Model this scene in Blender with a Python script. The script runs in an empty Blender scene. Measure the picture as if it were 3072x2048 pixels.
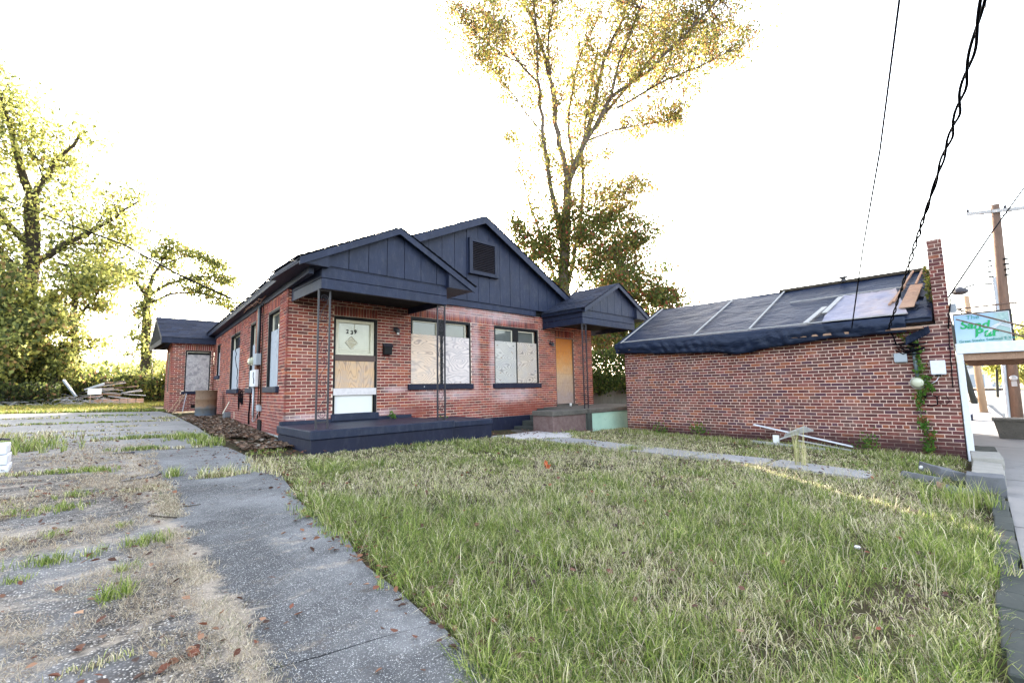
import bpy, math, random
import numpy as np
from mathutils import Vector, Matrix
random.seed(7)
rng = np.random.default_rng(11)
R = math.radians
S = bpy.context.scene

# ------------------------------------------------------------------ camera, sky, sun, exposure
cam_d = bpy.data.cameras.new("camera")
cam_d.sensor_width = 36.0
cam_d.lens = 15.96
cam_d.clip_start = 0.05
cam_d.clip_end = 3000
cam = bpy.data.objects.new("camera", cam_d)
S.collection.objects.link(cam)
yaw, pitch, roll = R(43.5515), R(5.8403), R(-1.1248)
fw = Vector((math.sin(yaw)*math.cos(pitch), math.cos(yaw)*math.cos(pitch), math.sin(pitch)))
rt = Vector((math.cos(yaw), -math.sin(yaw), 0))
up = rt.cross(fw)
r2 = math.cos(roll)*rt + math.sin(roll)*up
u2 = -math.sin(roll)*rt + math.cos(roll)*up
cam.matrix_world = Matrix(((r2.x, u2.x, -fw.x, 0), (r2.y, u2.y, -fw.y, 0), (r2.z, u2.z, -fw.z, 0), (0, 0, 0, 1)))
S.camera = cam

SUN_AZ, SUN_EL = R(38.0), R(13.4)          # azimuth measured from +Y towards +X
world = bpy.data.worlds.new("World"); S.world = world
world.use_nodes = True
wn = world.node_tree
sky = wn.nodes.new("ShaderNodeTexSky"); sky.sky_type = 'NISHITA'
sky.sun_disc = False; sky.sun_elevation = SUN_EL; sky.sun_rotation = SUN_AZ
sky.dust_density = 2.8; sky.air_density = 1.0; sky.ozone_density = .6
# thin high haze: the same sky, less saturated
hz = wn.nodes.new("ShaderNodeHueSaturation"); hz.inputs['Saturation'].default_value = .55
wn.links.new(sky.outputs[0], hz.inputs['Color']); wn.links.new(hz.outputs[0], wn.nodes["Background"].inputs[0])
wn.nodes["Background"].inputs[1].default_value = 0.15
sun_d = bpy.data.lights.new("sun", 'SUN'); sun_d.energy = 4.0; sun_d.angle = R(0.55); sun_d.color = (1.0, 0.88, 0.72)
sun = bpy.data.objects.new("sun", sun_d); S.collection.objects.link(sun)
sd = Vector((math.sin(SUN_AZ)*math.cos(SUN_EL), math.cos(SUN_AZ)*math.cos(SUN_EL), math.sin(SUN_EL)))
sun.rotation_euler = sd.to_track_quat('Z', 'Y').to_euler()
sun.location = (20, 30, 30)
S.view_settings.view_transform = 'Standard'
S.view_settings.look = 'None'
S.view_settings.exposure = 3.3
S.view_settings.gamma = 1.0
S.view_settings.use_curve_mapping = False
S.cycles.max_bounces = 6
S.cycles.transparent_max_bounces = 8

# ------------------------------------------------------------------ helpers
def G(x, y):
    xx = min(max(x, -4.0), 30.0)
    z0 = -1.30 - .0107*xx
    z8 = -.943 - .0285*min(xx, 14)
    t = min(max(y/7.8, 0), 1)
    return z0*(1-t) + z8*t + .028*max(0, min(y, 30)-7.8)
def Gn(x, y):
    xx = np.clip(x, -4, 30)
    z0 = -1.30 - .0107*xx; z8 = -.943 - .0285*np.minimum(xx, 14)
    t = np.clip(y/7.8, 0, 1)
    return z0*(1-t) + z8*t + .028*np.maximum(0, np.minimum(y, 30)-7.8)

_tab = rng.random((4, 64, 64))
def noise2(x, y, scale=1.0, seed=0):
    """smooth value noise 0..1 on numpy arrays"""
    x = np.asarray(x, float)/scale + 17.3*seed; y = np.asarray(y, float)/scale + 9.1*seed
    xi = np.floor(x).astype(int); yi = np.floor(y).astype(int)
    fx = x-xi; fy = y-yi
    fx = fx*fx*(3-2*fx); fy = fy*fy*(3-2*fy)
    T = _tab[seed % 4]
    a = T[xi % 64, yi % 64]; b = T[(xi+1) % 64, yi % 64]; c = T[xi % 64, (yi+1) % 64]; d = T[(xi+1) % 64, (yi+1) % 64]
    return (a*(1-fx)+b*fx)*(1-fy) + (c*(1-fx)+d*fx)*fy
def fbm(x, y, scale, seed=0):
    return (noise2(x, y, scale, seed)*.55 + noise2(x, y, scale*.45, seed+1)*.3 + noise2(x, y, scale*.2, seed+2)*.15)

ORG = {}
def tag(o, label=None, cat=None, group=None, kind=None):
    if label: o['label'] = label
    if cat: o['category'] = cat
    if group: o['group'] = group
    if kind: o['kind'] = kind
    return o
def empty(name, loc, label=None, cat=None, group=None):
    o = bpy.data.objects.new(name, None); o.empty_display_size = .1
    S.collection.objects.link(o); o.location = loc
    ORG[o.name] = Vector(loc)
    return tag(o, label, cat, group)
def link_mesh(name, me, mats, parent=None, org=None):
    o = bpy.data.objects.new(name, me)
    S.collection.objects.link(o)
    for m in (mats if isinstance(mats, (list, tuple)) else [mats]):
        me.materials.append(m)
    if parent is not None:
        o.parent = parent
        ORG[o.name] = ORG[parent.name]
    else:
        o.location = org; ORG[o.name] = Vector(org)
    return o

class MB:
    """collects shapes in world coordinates and links them as one mesh object"""
    def __init__(s): s.v = []; s.f = []; s.c = []; s.mi = []
    def _add(s, vs, fs, col=None, mi=0):
        n = len(s.v); s.v += [tuple(p) for p in vs]
        s.f += [tuple(i+n for i in f) for f in fs]
        s.mi += [mi]*len(fs)
        s.c += [col if col else (1, 1, 1)]*len(vs)
        return s
    def hexa(s, p, col=None, mi=0):
        return s._add(p, [(0, 3, 2, 1), (4, 5, 6, 7), (0, 1, 5, 4), (1, 2, 6, 5), (2, 3, 7, 6), (3, 0, 4, 7)], col, mi)
    def box(s, x0, x1, y0, y1, z0, z1, col=None, mi=0):
        return s.hexa([(x0,y0,z0),(x1,y0,z0),(x1,y1,z0),(x0,y1,z0),(x0,y0,z1),(x1,y0,z1),(x1,y1,z1),(x0,y1,z1)], col, mi)
    def bar(s, a, b, w, h, upv=(0, 0, 1), col=None, mi=0):
        a = Vector(a); b = Vector(b); d = (b-a).normalized()
        u = d.cross(Vector(upv)).normalized()*w/2; v = u.normalized().cross(d).normalized()*h/2
        return s.hexa([a-u-v, a+u-v, b+u-v, b-u-v, a-u+v, a+u+v, b+u+v, b-u+v], col, mi)
    def prism(s, poly, ext, col=None, mi=0):
        n = len(poly); e = Vector(ext)
        vs = [Vector(p) for p in poly] + [Vector(p)+e for p in poly]
        fs = [tuple(range(n))[::-1], tuple(range(n, 2*n))] + [(i, (i+1) % n, n+(i+1) % n, n+i) for i in range(n)]
        return s._add(vs, fs, col, mi)
    def tube(s, pts, r, n=6, col=None, mi=0, cap=True):
        pts = [Vector(p) for p in pts]; k = len(pts)
        rs = r if isinstance(r, (list, tuple)) else [r]*k
        vs = []; ref = None
        for i, p in enumerate(pts):
            d = (pts[min(i+1, k-1)]-pts[max(i-1, 0)])
            if d.length < 1e-9: d = Vector((0, 0, 1))
            d.normalize()
            if ref is None:
                ref = d.orthogonal().normalized()
            ref = (ref - d*ref.dot(d))
            if ref.length < 1e-6: ref = d.orthogonal()
            ref.normalize(); b = d.cross(ref)
            for j in range(n):
                a = 2*math.pi*j/n
                vs.append(p + (ref*math.cos(a)+b*math.sin(a))*rs[i])
        fs = [(i*n+j, i*n+(j+1) % n, (i+1)*n+(j+1) % n, (i+1)*n+j) for i in range(k-1) for j in range(n)]
        if cap and n > 2: fs += [tuple(range(n))[::-1], tuple(range((k-1)*n, k*n))]
        return s._add(vs, fs, col, mi)
    def lathe(s, c, prof, n=20, axis='z', col=None, mi=0, arc=None):
        c = Vector(c); vs = []; k = len(prof)
        for r, h in prof:
            for j in range(n):
                a = 2*math.pi*j/n
                if axis == 'z': vs.append(c+Vector((r*math.cos(a), r*math.sin(a), h)))
                elif axis == 'x': vs.append(c+Vector((h, r*math.cos(a), r*math.sin(a))))
                else: vs.append(c+Vector((r*math.cos(a), h, r*math.sin(a))))
        fs = [(i*n+j, i*n+(j+1) % n, (i+1)*n+(j+1) % n, (i+1)*n+j) for i in range(k-1) for j in range(n)]
        fs += [tuple(range(n))[::-1], tuple(range((k-1)*n, k*n))]
        return s._add(vs, fs, col, mi)
    def build(s, name, mats, parent=None, smooth=False, org=None, bevel=0, kind=None, label=None):
        P = np.array([tuple(q) for q in s.v], float)
        if parent is not None: org = ORG[parent.name]
        elif org is None:
            lo, hi = P.min(0), P.max(0); org = ((lo[0]+hi[0])/2, (lo[1]+hi[1])/2, lo[2])
        P = P - np.array(tuple(org))
        me = bpy.data.meshes.new(name)
        me.from_pydata([tuple(q) for q in P], [], s.f)
        if any(s.mi): me.polygons.foreach_set('material_index', s.mi)
        if any(c != (1, 1, 1) for c in s.c):
            at = me.color_attributes.new("Col", 'FLOAT_COLOR', 'POINT')
            at.data.foreach_set('color', np.array([(c[0], c[1], c[2], 1) for c in s.c], float).ravel())
        if smooth: me.polygons.foreach_set('use_smooth', [True]*len(me.polygons))
        me.update()
        o = link_mesh(name, me, mats, parent, org)
        if bevel:
            b = o.modifiers.new("bevel", 'BEVEL'); b.width = bevel; b.segments = 1; b.limit_method = 'ANGLE'; b.angle_limit = R(40)
        if kind: o['kind'] = kind
        if label: o['label'] = label
        return o

def np_mesh(name, V, T, mats, cols=None, parent=None, org=None, kind=None, smooth=False):
    """numpy triangle/quad soup -> one mesh object"""
    org = np.array(tuple(ORG[parent.name])) if parent is not None else (np.array(org, float) if org is not None else np.array([V[:, 0].mean(), V[:, 1].mean(), V[:, 2].min()]))
    V = V - org
    k = T.shape[1]; me = bpy.data.meshes.new(name)
    me.vertices.add(len(V)); me.vertices.foreach_set('co', V.astype(np.float32).ravel())
    me.loops.add(T.size); me.loops.foreach_set('vertex_index', T.astype(np.int32).ravel())
    me.polygons.add(len(T)); me.polygons.foreach_set('loop_start', np.arange(0, T.size, k, dtype=np.int32))
    try: me.polygons.foreach_set('loop_total', np.full(len(T), k, np.int32))
    except Exception: pass
    me.update(calc_edges=True)
    if cols is not None:
        at = me.color_attributes.new("Col", 'FLOAT_COLOR', 'POINT')
        at.data.foreach_set('color', np.concatenate([cols, np.ones((len(cols), 1))], 1).astype(np.float32).ravel())
    if smooth: me.polygons.foreach_set('use_smooth', np.ones(len(T), bool))
    o = link_mesh(name, me, mats, parent, tuple(org))
    if kind: o['kind'] = kind
    return o

# ------------------------------------------------------------------ materials
class NT:
    def __init__(s, name, rough=.8, spec=.3):
        s.m = bpy.data.materials.new(name); s.m.use_nodes = True
        s.t = s.m.node_tree; s.b = s.t.nodes["Principled BSDF"]
        s.b.inputs['Roughness'].default_value = rough
        s.b.inputs['Specular IOR Level'].default_value = spec
        s.pos = None
    def n(s, typ, **kw):
        x = s.t.nodes.new(typ)
        for k, v in kw.items(): setattr(x, k, v)
        return x
    def L(s, a, b): s.t.links.new(a, b)
    def coord(s, kind='Object'):
        return s.n("ShaderNodeTexCoord").outputs[kind]
    def world(s):
        if s.pos is None: s.pos = s.n("ShaderNodeNewGeometry").outputs['Position']
        return s.pos
    def noise(s, scale, vec=None, detail=4, rough=.55, dist=0, stretch=None):
        if vec is None: vec = s.world()
        if stretch:
            mp = s.n("ShaderNodeMapping"); mp.inputs['Scale'].default_value = stretch
            s.L(vec, mp.inputs[0]); vec = mp.outputs[0]
        x = s.n("ShaderNodeTexNoise"); x.inputs['Scale'].default_value = scale
        x.inputs['Detail'].default_value = detail; x.inputs['Roughness'].default_value = rough
        x.inputs['Distortion'].default_value = dist
        s.L(vec, x.inputs['Vector']); return x.outputs['Fac']
    def voro(s, scale, vec=None, feature='F1', out='Distance', rnd=1.0):
        x = s.n("ShaderNodeTexVoronoi"); x.feature = feature; x.inputs['Scale'].default_value = scale
        x.inputs['Randomness'].default_value = rnd
        s.L(vec if vec is not None else s.world(), x.inputs['Vector']); return x.outputs[out]
    def ramp(s, fac, stops, interp='LINEAR'):
        x = s.n("ShaderNodeValToRGB"); x.color_ramp.interpolation = interp
        e = x.color_ramp.elements
        while len(e) < len(stops): e.new(.5)
        for q, (p, c) in zip(e, stops):
            q.position = p; q.color = (c, c, c, 1) if isinstance(c, (int, float)) else (*c, 1)
        s.L(fac, x.inputs[0]); return x.outputs[0]
    def mix(s, fac, a, b, mode='MIX'):
        x = s.n("ShaderNodeMix"); x.data_type = 'RGBA'; x.blend_type = mode
        for v, i in ((fac, 0), (a, 6), (b, 7)):
            if hasattr(v, 'node'): s.L(v, x.inputs[i])
            else: x.inputs[i].default_value = v if i == 0 else (*v, 1)
        return x.outputs[2]
    def math(s, op, a, b=0.0, clamp=False):
        x = s.n("ShaderNodeMath"); x.operation = op; x.use_clamp = clamp
        for v, i in ((a, 0), (b, 1)):
            if hasattr(v, 'node'): s.L(v, x.inputs[i])
            else: x.inputs[i].default_value = v
        return x.outputs[0]
    def attr(s, name="Col"):
        x = s.n("ShaderNodeVertexColor"); x.layer_name = name; return x.outputs[0]
    def base(s, c):
        if hasattr(c, 'node'): s.L(c, s.b.inputs['Base Color'])
        else: s.b.inputs['Base Color'].default_value = (*c, 1)
        return s
    def bump(s, h, strength=.4, dist=.01):
        x = s.n("ShaderNodeBump"); x.inputs['Strength'].default_value = strength; x.inputs['Distance'].default_value = dist
        s.L(h, x.inputs['Height']); s.L(x.outputs[0], s.b.inputs['Normal']); return s
    def sep(s, v=None):
        x = s.n("ShaderNodeSeparateXYZ"); s.L(v if v is not None else s.world(), x.inputs[0]); return x.outputs
    def blob(s, c, r, soft=.5):
        """soft ellipsoidal patch of wear at a place on the thing itself, 0..1"""
        mp = s.n("ShaderNodeVectorMath"); mp.operation = 'SUBTRACT'; s.L(s.world(), mp.inputs[0]); mp.inputs[1].default_value = c
        dv = s.n("ShaderNodeVectorMath"); dv.operation = 'DIVIDE'; s.L(mp.outputs[0], dv.inputs[0]); dv.inputs[1].default_value = r
        ln = s.n("ShaderNodeVectorMath"); ln.operation = 'LENGTH'; s.L(dv.outputs[0], ln.inputs[0])
        mr = s.n("ShaderNodeMapRange"); mr.inputs[1].default_value = 1.0; mr.inputs[2].default_value = soft
        mr.inputs[3].default_value = 0; mr.inputs[4].default_value = 1
        s.L(ln.outputs['Value'], mr.inputs[0]); return mr.outputs[0]

def simple(name, col, rough=.8, spec=.3, var=.25, scale=8, bump=0, metal=0):
    t = NT(name, rough, spec)
    f = t.noise(scale)
    t.base(t.mix(f, tuple(c*(1-var) for c in col), tuple(min(1, c*(1+var)) for c in col)))
    t.b.inputs['Metallic'].default_value = metal
    if bump: t.bump(t.noise(scale*6), bump, .005)
    return t.m

def house_stains(t, col):
    """chalky overspray round the front windows, maroon wash at the base, grime on the side wall"""
    w = t.noise(3.2, detail=5, rough=.65)
    m = None
    for c, r in (((8.3, 9.58, 2.06), (1.9, .4, .26)), ((7.72, 9.58, 1.0), (.2, .4, 1.35)), ((6.8, 9.58, -.12), (1.25, .4, .2)),
                 ((9.1, 9.58, -.16), (1.1, .4, .34)), ((8.33, 9.58, .9), (.14, .4, 1.3)), ((5.35, 9.58, 0.02), (.45, .4, .1)),
                 ((8.0, 9.58, 2.1), (.45, .4, .22)), ((5.2, 9.58, -.5), (1.0, .3, .1)), ((3.4, 9.58, -.5), (.7, .3, .09)), ((7.1, 9.58, 2.0), (1.2, .4, .16))):
        b = t.blob(c, r, .35)
        m = b if m is None else t.math('MAXIMUM', m, b)
    m = t.math('MULTIPLY', m, t.ramp(w, [(.3, .35), (.62, 1.0)]))
    col = t.mix(t.math('MULTIPLY', m, .42), col, (.66, .58, .62))
    r = None
    for c, q in (((9.6, 9.58, -.62), (1.7, .4, .3)), ((5.75, 9.58, -.52), (.75, .4, .2))):
        b = t.blob(c, q, .35); r = b if r is None else t.math('MAXIMUM', r, b)
    r = t.math('MULTIPLY', r, t.ramp(w, [(.25, .5), (.6, 1.0)]))
    col = t.mix(t.math('MULTIPLY', r, .85), col, (.2, .055, .04))
    z = t.sep()[2]; y = t.sep()[1]
    side = t.math('GREATER_THAN', y, 9.62)
    low = t.ramp(z, [(0.0, 1.0), (1.0, 0.0)])
    mr = t.n("ShaderNodeMapRange"); mr.inputs[1].default_value = .0; mr.inputs[2].default_value = -.85
    t.L(z, mr.inputs[0])
    g = t.math('MULTIPLY', mr.outputs[0], side)
    g = t.math('MULTIPLY', g, t.ramp(w, [(.25, .25), (.6, 1.0)]))
    col = t.mix(t.math('MULTIPLY', g, .75), col, (.19, .075, .075))
    return col

def brick_mat(name, stains=None):
    t = NT(name, .85, .2)
    c = t.attr()
    f = t.noise(26, detail=5); 
    c = t.mix(t.ramp(f, [(.3, 0), (.75, .5)]), c, (.08, .04, .035))
    c = t.mix(t.ramp(t.noise(2.2, detail=6, rough=.7), [(.52, 0), (.8, .3)]), c, (.55, .36, .3))
    c = t.mix(t.ramp(t.noise(1.1, detail=7, rough=.75, stretch=(1, 1, .35)), [(.56, 0), (.75, .55)]), c, (.045, .025, .022))
    if stains: c = stains(t, c)
    t.base(c); t.bump(t.noise(90), .35, .004)
    return t.m
def mortar_mat(name, col, stains=None):
    t = NT(name, .95, .1)
    c = t.mix(t.noise(5), tuple(q*.78 for q in col), col)
    if stains: c = stains(t, c)
    t.base(c); t.bump(t.noise(120), .3, .003)
    return t.m
def shop_stains(t, col):
    w = t.noise(2.6, detail=5, rough=.65)
    z = t.sep()[2]
    mr = t.n("ShaderNodeMapRange"); mr.inputs[1].default_value = -.98; mr.inputs[2].default_value = -1.22
    t.L(t.math('ADD', z, t.math('MULTIPLY', t.math('SUBTRACT', w, .5), .5)), mr.inputs[0])
    return t.mix(t.math('MULTIPLY', mr.outputs[0], .86), col, (.045, .02, .022))

def navy(name, base=(.006, .010, .028), rough=.55, peel=0.0, dust=.25, chip=.0):
    t = NT(name, rough, .3)
    c = t.mix(t.noise(2.4, detail=7, rough=.7), tuple(q*.55 for q in base), tuple(q*1.7 for q in base))
    c = t.mix(t.ramp(t.noise(9, detail=8, rough=.75, stretch=(1, 1, .4)), [(.5, 0), (.8, dust)]), c, (.10, .105, .13))
    p = t.ramp(t.noise(7, detail=9, rough=.8, stretch=(.7, 1.2, 1.6)), [(.715-chip, 0), (.73-chip, 1)])
    c = t.mix(p, c, (.45, .42, .42))
    if peel:
        p = t.ramp(t.noise(5.5, detail=8, rough=.75, stretch=(.6, 1.4, 3.0)), [(1-peel-.012, 0), (1-peel+.012, 1)])
        c = t.mix(p, c, (.62, .58, .56))
    t.base(c); t.bump(t.noise(22, detail=8, rough=.7, stretch=(1, 1, .3)), .5, .008)
    return t.m

M = {}
M['brick_house'] = brick_mat("house_brick", house_stains)
M['mortar_house'] = mortar_mat("house_mortar", (.86, .69, .57), house_stains)
M['brick_shop'] = brick_mat("shop_brick", shop_stains)
M['mortar_shop'] = mortar_mat("shop_mortar", (.84, .66, .58), shop_stains)
M['navy'] = navy("navy_paint")
M['navy_peel'] = navy("navy_paint_peeling", peel=.27)
M['navy_siding'] = navy("navy_siding_paint", (.009, .0145, .038), .55, dust=.32)
M['navy_slab'] = navy("navy_slab_paint", (.009, .014, .034), .5, dust=.35)
M['navy_front'] = navy("navy_base_paint", (.005, .007, .022), .6, dust=.2)
M['black_trim'] = navy("black_trim_paint", (.002, .0025, .004), .6, dust=.05)
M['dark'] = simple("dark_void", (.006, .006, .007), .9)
M['iron'] = simple("black_iron", (.02, .018, .026), .5, .5)
M['white_frame'] = simple("cream_sash_paint", (.62, .58, .47), .5, var=.15, scale=20)
M['white_panel'] = simple("white_door_panel", (.66, .66, .66), .4, .5, var=.06, scale=3)
M['white_board'] = simple("whitewashed_board", (.6, .56, .57), .7, var=.22, scale=14, bump=.3)
M['brown_rail'] = simple("brown_painted_rail", (.1, .07, .065), .6)

def shingle():
    t = NT("asphalt_shingle", .93, .15)
    c = t.mix(t.noise(60, detail=3), (.008, .011, .024), (.035, .045, .08))
    c = t.mix(t.ramp(t.noise(4), [(.4, 0), (.8, .35)]), c, (.06, .055, .06))
    t.base(t.mix(1.0, c, t.attr(), 'MULTIPLY')); t.bump(t.noise(150), .5, .006); return t.m
M['shingle'] = shingle()

def plywood(name, c0, c1, line, grain=1.0, horiz=True, rot=0.0):
    t = NT(name, .8, .2)
    v = t.coord()
    mp = t.n("ShaderNodeMapping"); mp.inputs['Scale'].default_value = (1.1, 1.1, 2.6) if horiz else (3.6, 3.6, .8)
    mp.inputs['Location'].default_value = (rot*3.1, rot, rot*1.7)
    t.L(v, mp.inputs[0])
    f = t.noise(.95, mp.outputs[0], detail=1.5, rough=.4)
    k = t.math('MULTIPLY', f, 24*grain)
    fr = t.math('FRACT', k)
    ln = t.ramp(fr, [(0, 1), (.2, .15), (.7, 0), (1, 1)])
    fine = t.noise(45, v, detail=3, stretch=(.15, .15, 1) if horiz else (1, 1, .1))
    c = t.mix(fine, c0, c1)
    c = t.mix(t.math('MULTIPLY', ln, t.ramp(t.noise(1.8, v, detail=3), [(.3, .4), (.7, .95)])), c, line)
    kn = t.voro(2.6, mp.outputs[0])
    c = t.mix(t.ramp(kn, [(.05, .85), (.12, 0)]), c, (.22, .1, .045))
    c = t.mix(t.ramp(t.noise(2.3, v, detail=6, rough=.7), [(.46, 0), (.7, .55)]), c, (.36, .35, .38))
    c = t.mix(t.ramp(t.noise(7, v, detail=7, rough=.75, stretch=(1, 1, .25)), [(.6, 0), (.74, .5)]), c, (.15, .13, .13))
    t.base(c); t.bump(ln, .15, .003); return t.m
M['ply_tan'] = plywood("plywood_tan", (.66, .5, .38), (.8, .64, .52), (.3, .22, .2))
M['ply_white'] = plywood("plywood_pale", (.58, .5, .48), (.74, .66, .63), (.2, .17, .2), rot=.7)
M['ply_grey'] = plywood("plywood_weathered", (.42, .4, .37), (.58, .55, .5), (.09, .08, .09), 1.3, rot=1.9)
M['ply_grey2'] = plywood("plywood_weathered_brown", (.44, .38, .32), (.58, .5, .42), (.08, .07, .08), 1.4, rot=3.3)
M['ply_door'] = plywood("plywood_fresh", (.58, .38, .22), (.68, .47, .3), (.3, .19, .14), 1.1, False, rot=.4)
M['ply_side'] = plywood("plywood_blue_grey", (.3, .33, .38), (.42, .45, .5), (.16, .17, .2), 1.0, False, rot=5)
def osb():
    t = NT("osb_board", .85, .2)
    c = t.mix(t.voro(26, t.coord(), out='Color'), (.26, .25, .27), (.6, .56, .54))
    c = t.mix(t.noise(3, t.coord()), c, (.33, .3, .3)); c2 = t.mix(t.ramp(t.noise(7, t.coord(), detail=6), [(.5, 0), (.6, .6)]), c, (.18, .17, .19))
    t.base(c2); return t.m
M['osb'] = osb()
def boarddoor():
    t = NT("stained_door_board", .75, .3)
    z = t.sep(t.coord())[2]
    mr = t.n("ShaderNodeMapRange"); mr.inputs[1].default_value = .55; mr.inputs[2].default_value = 2.6
    t.L(z, mr.inputs[0])
    g = t.math('ADD', mr.outputs[0], t.math('MULTIPLY', t.math('SUBTRACT', t.noise(3, t.coord(), detail=5), .5), .45))
    c = t.ramp(g, [(.05, (.3, .25, .24)), (.35, (.46, .34, .22)), (.55, (.52, .28, .10)), (.75, (.5, .19, .035)), (1, (.42, .14, .025))])
    c = t.mix(t.ramp(t.noise(30, t.coord(), detail=4, stretch=(1, 1, .3)), [(.4, 0), (.7, .5)]), c, (.24, .13, .07))
    t.base(c); return t.m
M['door_board'] = boarddoor()
def glass(name, tint):
    t = NT(name, .06, .8)
    t.base(t.mix(t.noise(2.5, t.coord(), detail=3), tuple(q*.5 for q in tint), tint)); 
    t.b.inputs['Coat Weight'].default_value = .6; t.b.inputs['Coat Roughness'].default_value = .03
    return t.m
M['glass'] = glass("window_glass", (.13, .14, .13))
M['glass_dark'] = glass("dark_window_glass", (.04, .045, .05))
M['curtain_glass'] = glass("door_glass_with_shade", (.46, .46, .38))
M['amber_glass'] = glass("amber_diamond_glass", (.2, .15, .05))

def asphalt():
    t = NT("exposed_aggregate_paving", .9, .2)
    def pebbles(sc, stops, bed):
        v = t.voro(sc); q = t.n("ShaderNodeSeparateColor"); t.L(t.voro(sc, out='Color'), q.inputs[0])
        thr = t.math('SUBTRACT', t.math('ADD', .36, t.math('MULTIPLY', q.outputs[2], .24)), v)
        m = t.ramp(t.math('MULTIPLY', thr, 6.0), [(0, 0), (1, 1)])
        return t.mix(m, bed, t.ramp(q.outputs[0], stops)), m
    coarse, pm = pebbles(84, [(0, (.05, .048, .05)), (.3, (.13, .12, .12)), (.55, (.24, .22, .21)), (.8, (.38, .34, .30)), (1, (.66, .62, .57))], (.045, .04, .037))
    fine, pf = pebbles(140, [(0, (.06, .062, .07)), (.4, (.14, .142, .15)), (.7, (.26, .26, .265)), (1, (.52, .51, .5))], (.065, .065, .068))
    x, y, _ = t.sep()
    w = t.noise(1.3, detail=6, rough=.7)
    # the smoother newer strip lies to the right of a wandering line
    side = t.math('ADD', t.math('SUBTRACT', x, .62), t.math('MULTIPLY', t.math('SUBTRACT', w, .5), .7))
    side = t.ramp(t.math('MULTIPLY', side, 4.0), [(0, 0), (.5, 1)])
    c = t.mix(side, coarse, fine)
    big = t.noise(.8, detail=6, rough=.65)
    c = t.mix(t.ramp(big, [(.42, 0), (.66, .5)]), c, t.mix(t.noise(110, detail=3), (.16, .16, .17), (.55, .545, .55)))
    c = t.mix(t.ramp(t.noise(2.1, detail=6, rough=.7), [(.56, 0), (.72, .35)]), c, (.05, .052, .062))
    # sandy silt in streaks across the rough part and along the old joint
    st = t.noise(2.4, detail=9, rough=.78, dist=.5, stretch=(.7, 1.5, 1))
    jt = t.math('ABSOLUTE', t.math('ADD', t.math('SUBTRACT', x, .60), t.math('MULTIPLY', t.math('SUBTRACT', w, .5), .25)))
    st = t.math('ADD', st, t.ramp(jt, [(0, .16), (.13, 0)]))
    st = t.math('SUBTRACT', st, t.math('MULTIPLY', side, .10))
    tan = t.mix(t.noise(90, detail=5, rough=.7), (.14, .10, .075), (.66, .57, .46))
    br = t.math('MULTIPLY', t.math('SUBTRACT', t.noise(28, detail=5, rough=.75), .5), .34)
    c = t.mix(t.ramp(t.math('ADD', st, br), [(.48, 0), (.62, .66)]), c, tan)
    c = t.mix(t.ramp(t.noise(5.5, detail=9, rough=.8), [(.56, 0), (.68, .6)]), c, (.075, .055, .042))
    mr = t.n("ShaderNodeMapRange"); mr.inputs[1].default_value = 8.0; mr.inputs[2].default_value = 12; t.L(y, mr.inputs[0])
    c = t.mix(t.math('MULTIPLY', mr.outputs[0], .8), c, t.mix(t.noise(2.2, detail=8, rough=.7), (.12, .115, .115), (.46, .44, .42)))
    # branching cracks
    dv = t.n("ShaderNodeVectorMath"); dv.operation = 'ADD'; t.L(t.world(), dv.inputs[0])
    nz = t.n("ShaderNodeTexNoise"); nz.inputs['Scale'].default_value = 2.0; nz.inputs['Detail'].default_value = 5; t.L(t.world(), nz.inputs['Vector'])
    sc_ = t.n("ShaderNodeVectorMath"); sc_.operation = 'SCALE'; sc_.inputs['Scale'].default_value = .7; t.L(nz.outputs['Color'], sc_.inputs[0]); t.L(sc_.outputs[0], dv.inputs[1])
    ck = t.voro(.75, dv.outputs[0], 'DISTANCE_TO_EDGE')
    cm = t.math('MULTIPLY', t.ramp(ck, [(0, .8), (.006, 0)]), t.ramp(t.noise(1.7), [(.56, 0), (.6, 1)]))
    c = t.mix(cm, c, (.03, .028, .026))
    t.base(c); t.bump(t.mix(side, pm, pf), .7, .007); return t.m
M['asphalt'] = asphalt()
def concrete(name, a, b, sc=2.0, dark=.4):
    t = NT(name, .9, .2)
    c = t.mix(t.noise(sc, detail=7, rough=.65), a, b)
    c = t.mix(t.ramp(t.noise(sc*5, detail=6, rough=.7), [(.55, 0), (.75, dark)]), c, tuple(q*.3 for q in a))
    t.base(c); t.bump(t.noise(60, detail=4), .4, .004); return t.m
M['walk'] = concrete("old_concrete_walk", (.2, .195, .2), (.36, .35, .35))
M['pale_walk'] = concrete("pale_concrete", (.4, .37, .38), (.6, .57, .56), 3)
M['step'] = concrete("mossy_step_concrete", (.022, .027, .026), (.075, .08, .074), 4)
M['landing'] = concrete("stained_landing_concrete", (.05, .048, .045), (.15, .135, .12), 5, .7)
M['maroon_base'] = concrete("maroon_flaking_paint", (.075, .032, .03), (.22, .17, .165), 7, .8)
M['mint_base'] = concrete("mint_green_painted_block", (.26, .42, .35), (.42, .58, .49), 2.2, .45)
M['sidewalk'] = concrete("sidewalk_concrete", (.17, .16, .16), (.27, .255, .25), 1.2, .3)
M['block'] = concrete("grey_concrete_block", (.08, .085, .095), (.17, .17, .185), 5)
M['block_pale'] = concrete("pale_weathered_block", (.2, .19, .175), (.36, .34, .31), 6)
M['foundation'] = concrete("foundation_concrete", (.2, .24, .26), (.42, .44, .44), 4)
M['road'] = concrete("street_asphalt", (.075, .08, .09), (.13, .135, .145), .8, .2)
M['lot'] = concrete("far_parking_lot", (.26, .22, .2), (.38, .33, .3), .3, .15)
M['teal'] = simple("teal_paint", (.02, .2, .2), .6)
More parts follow.
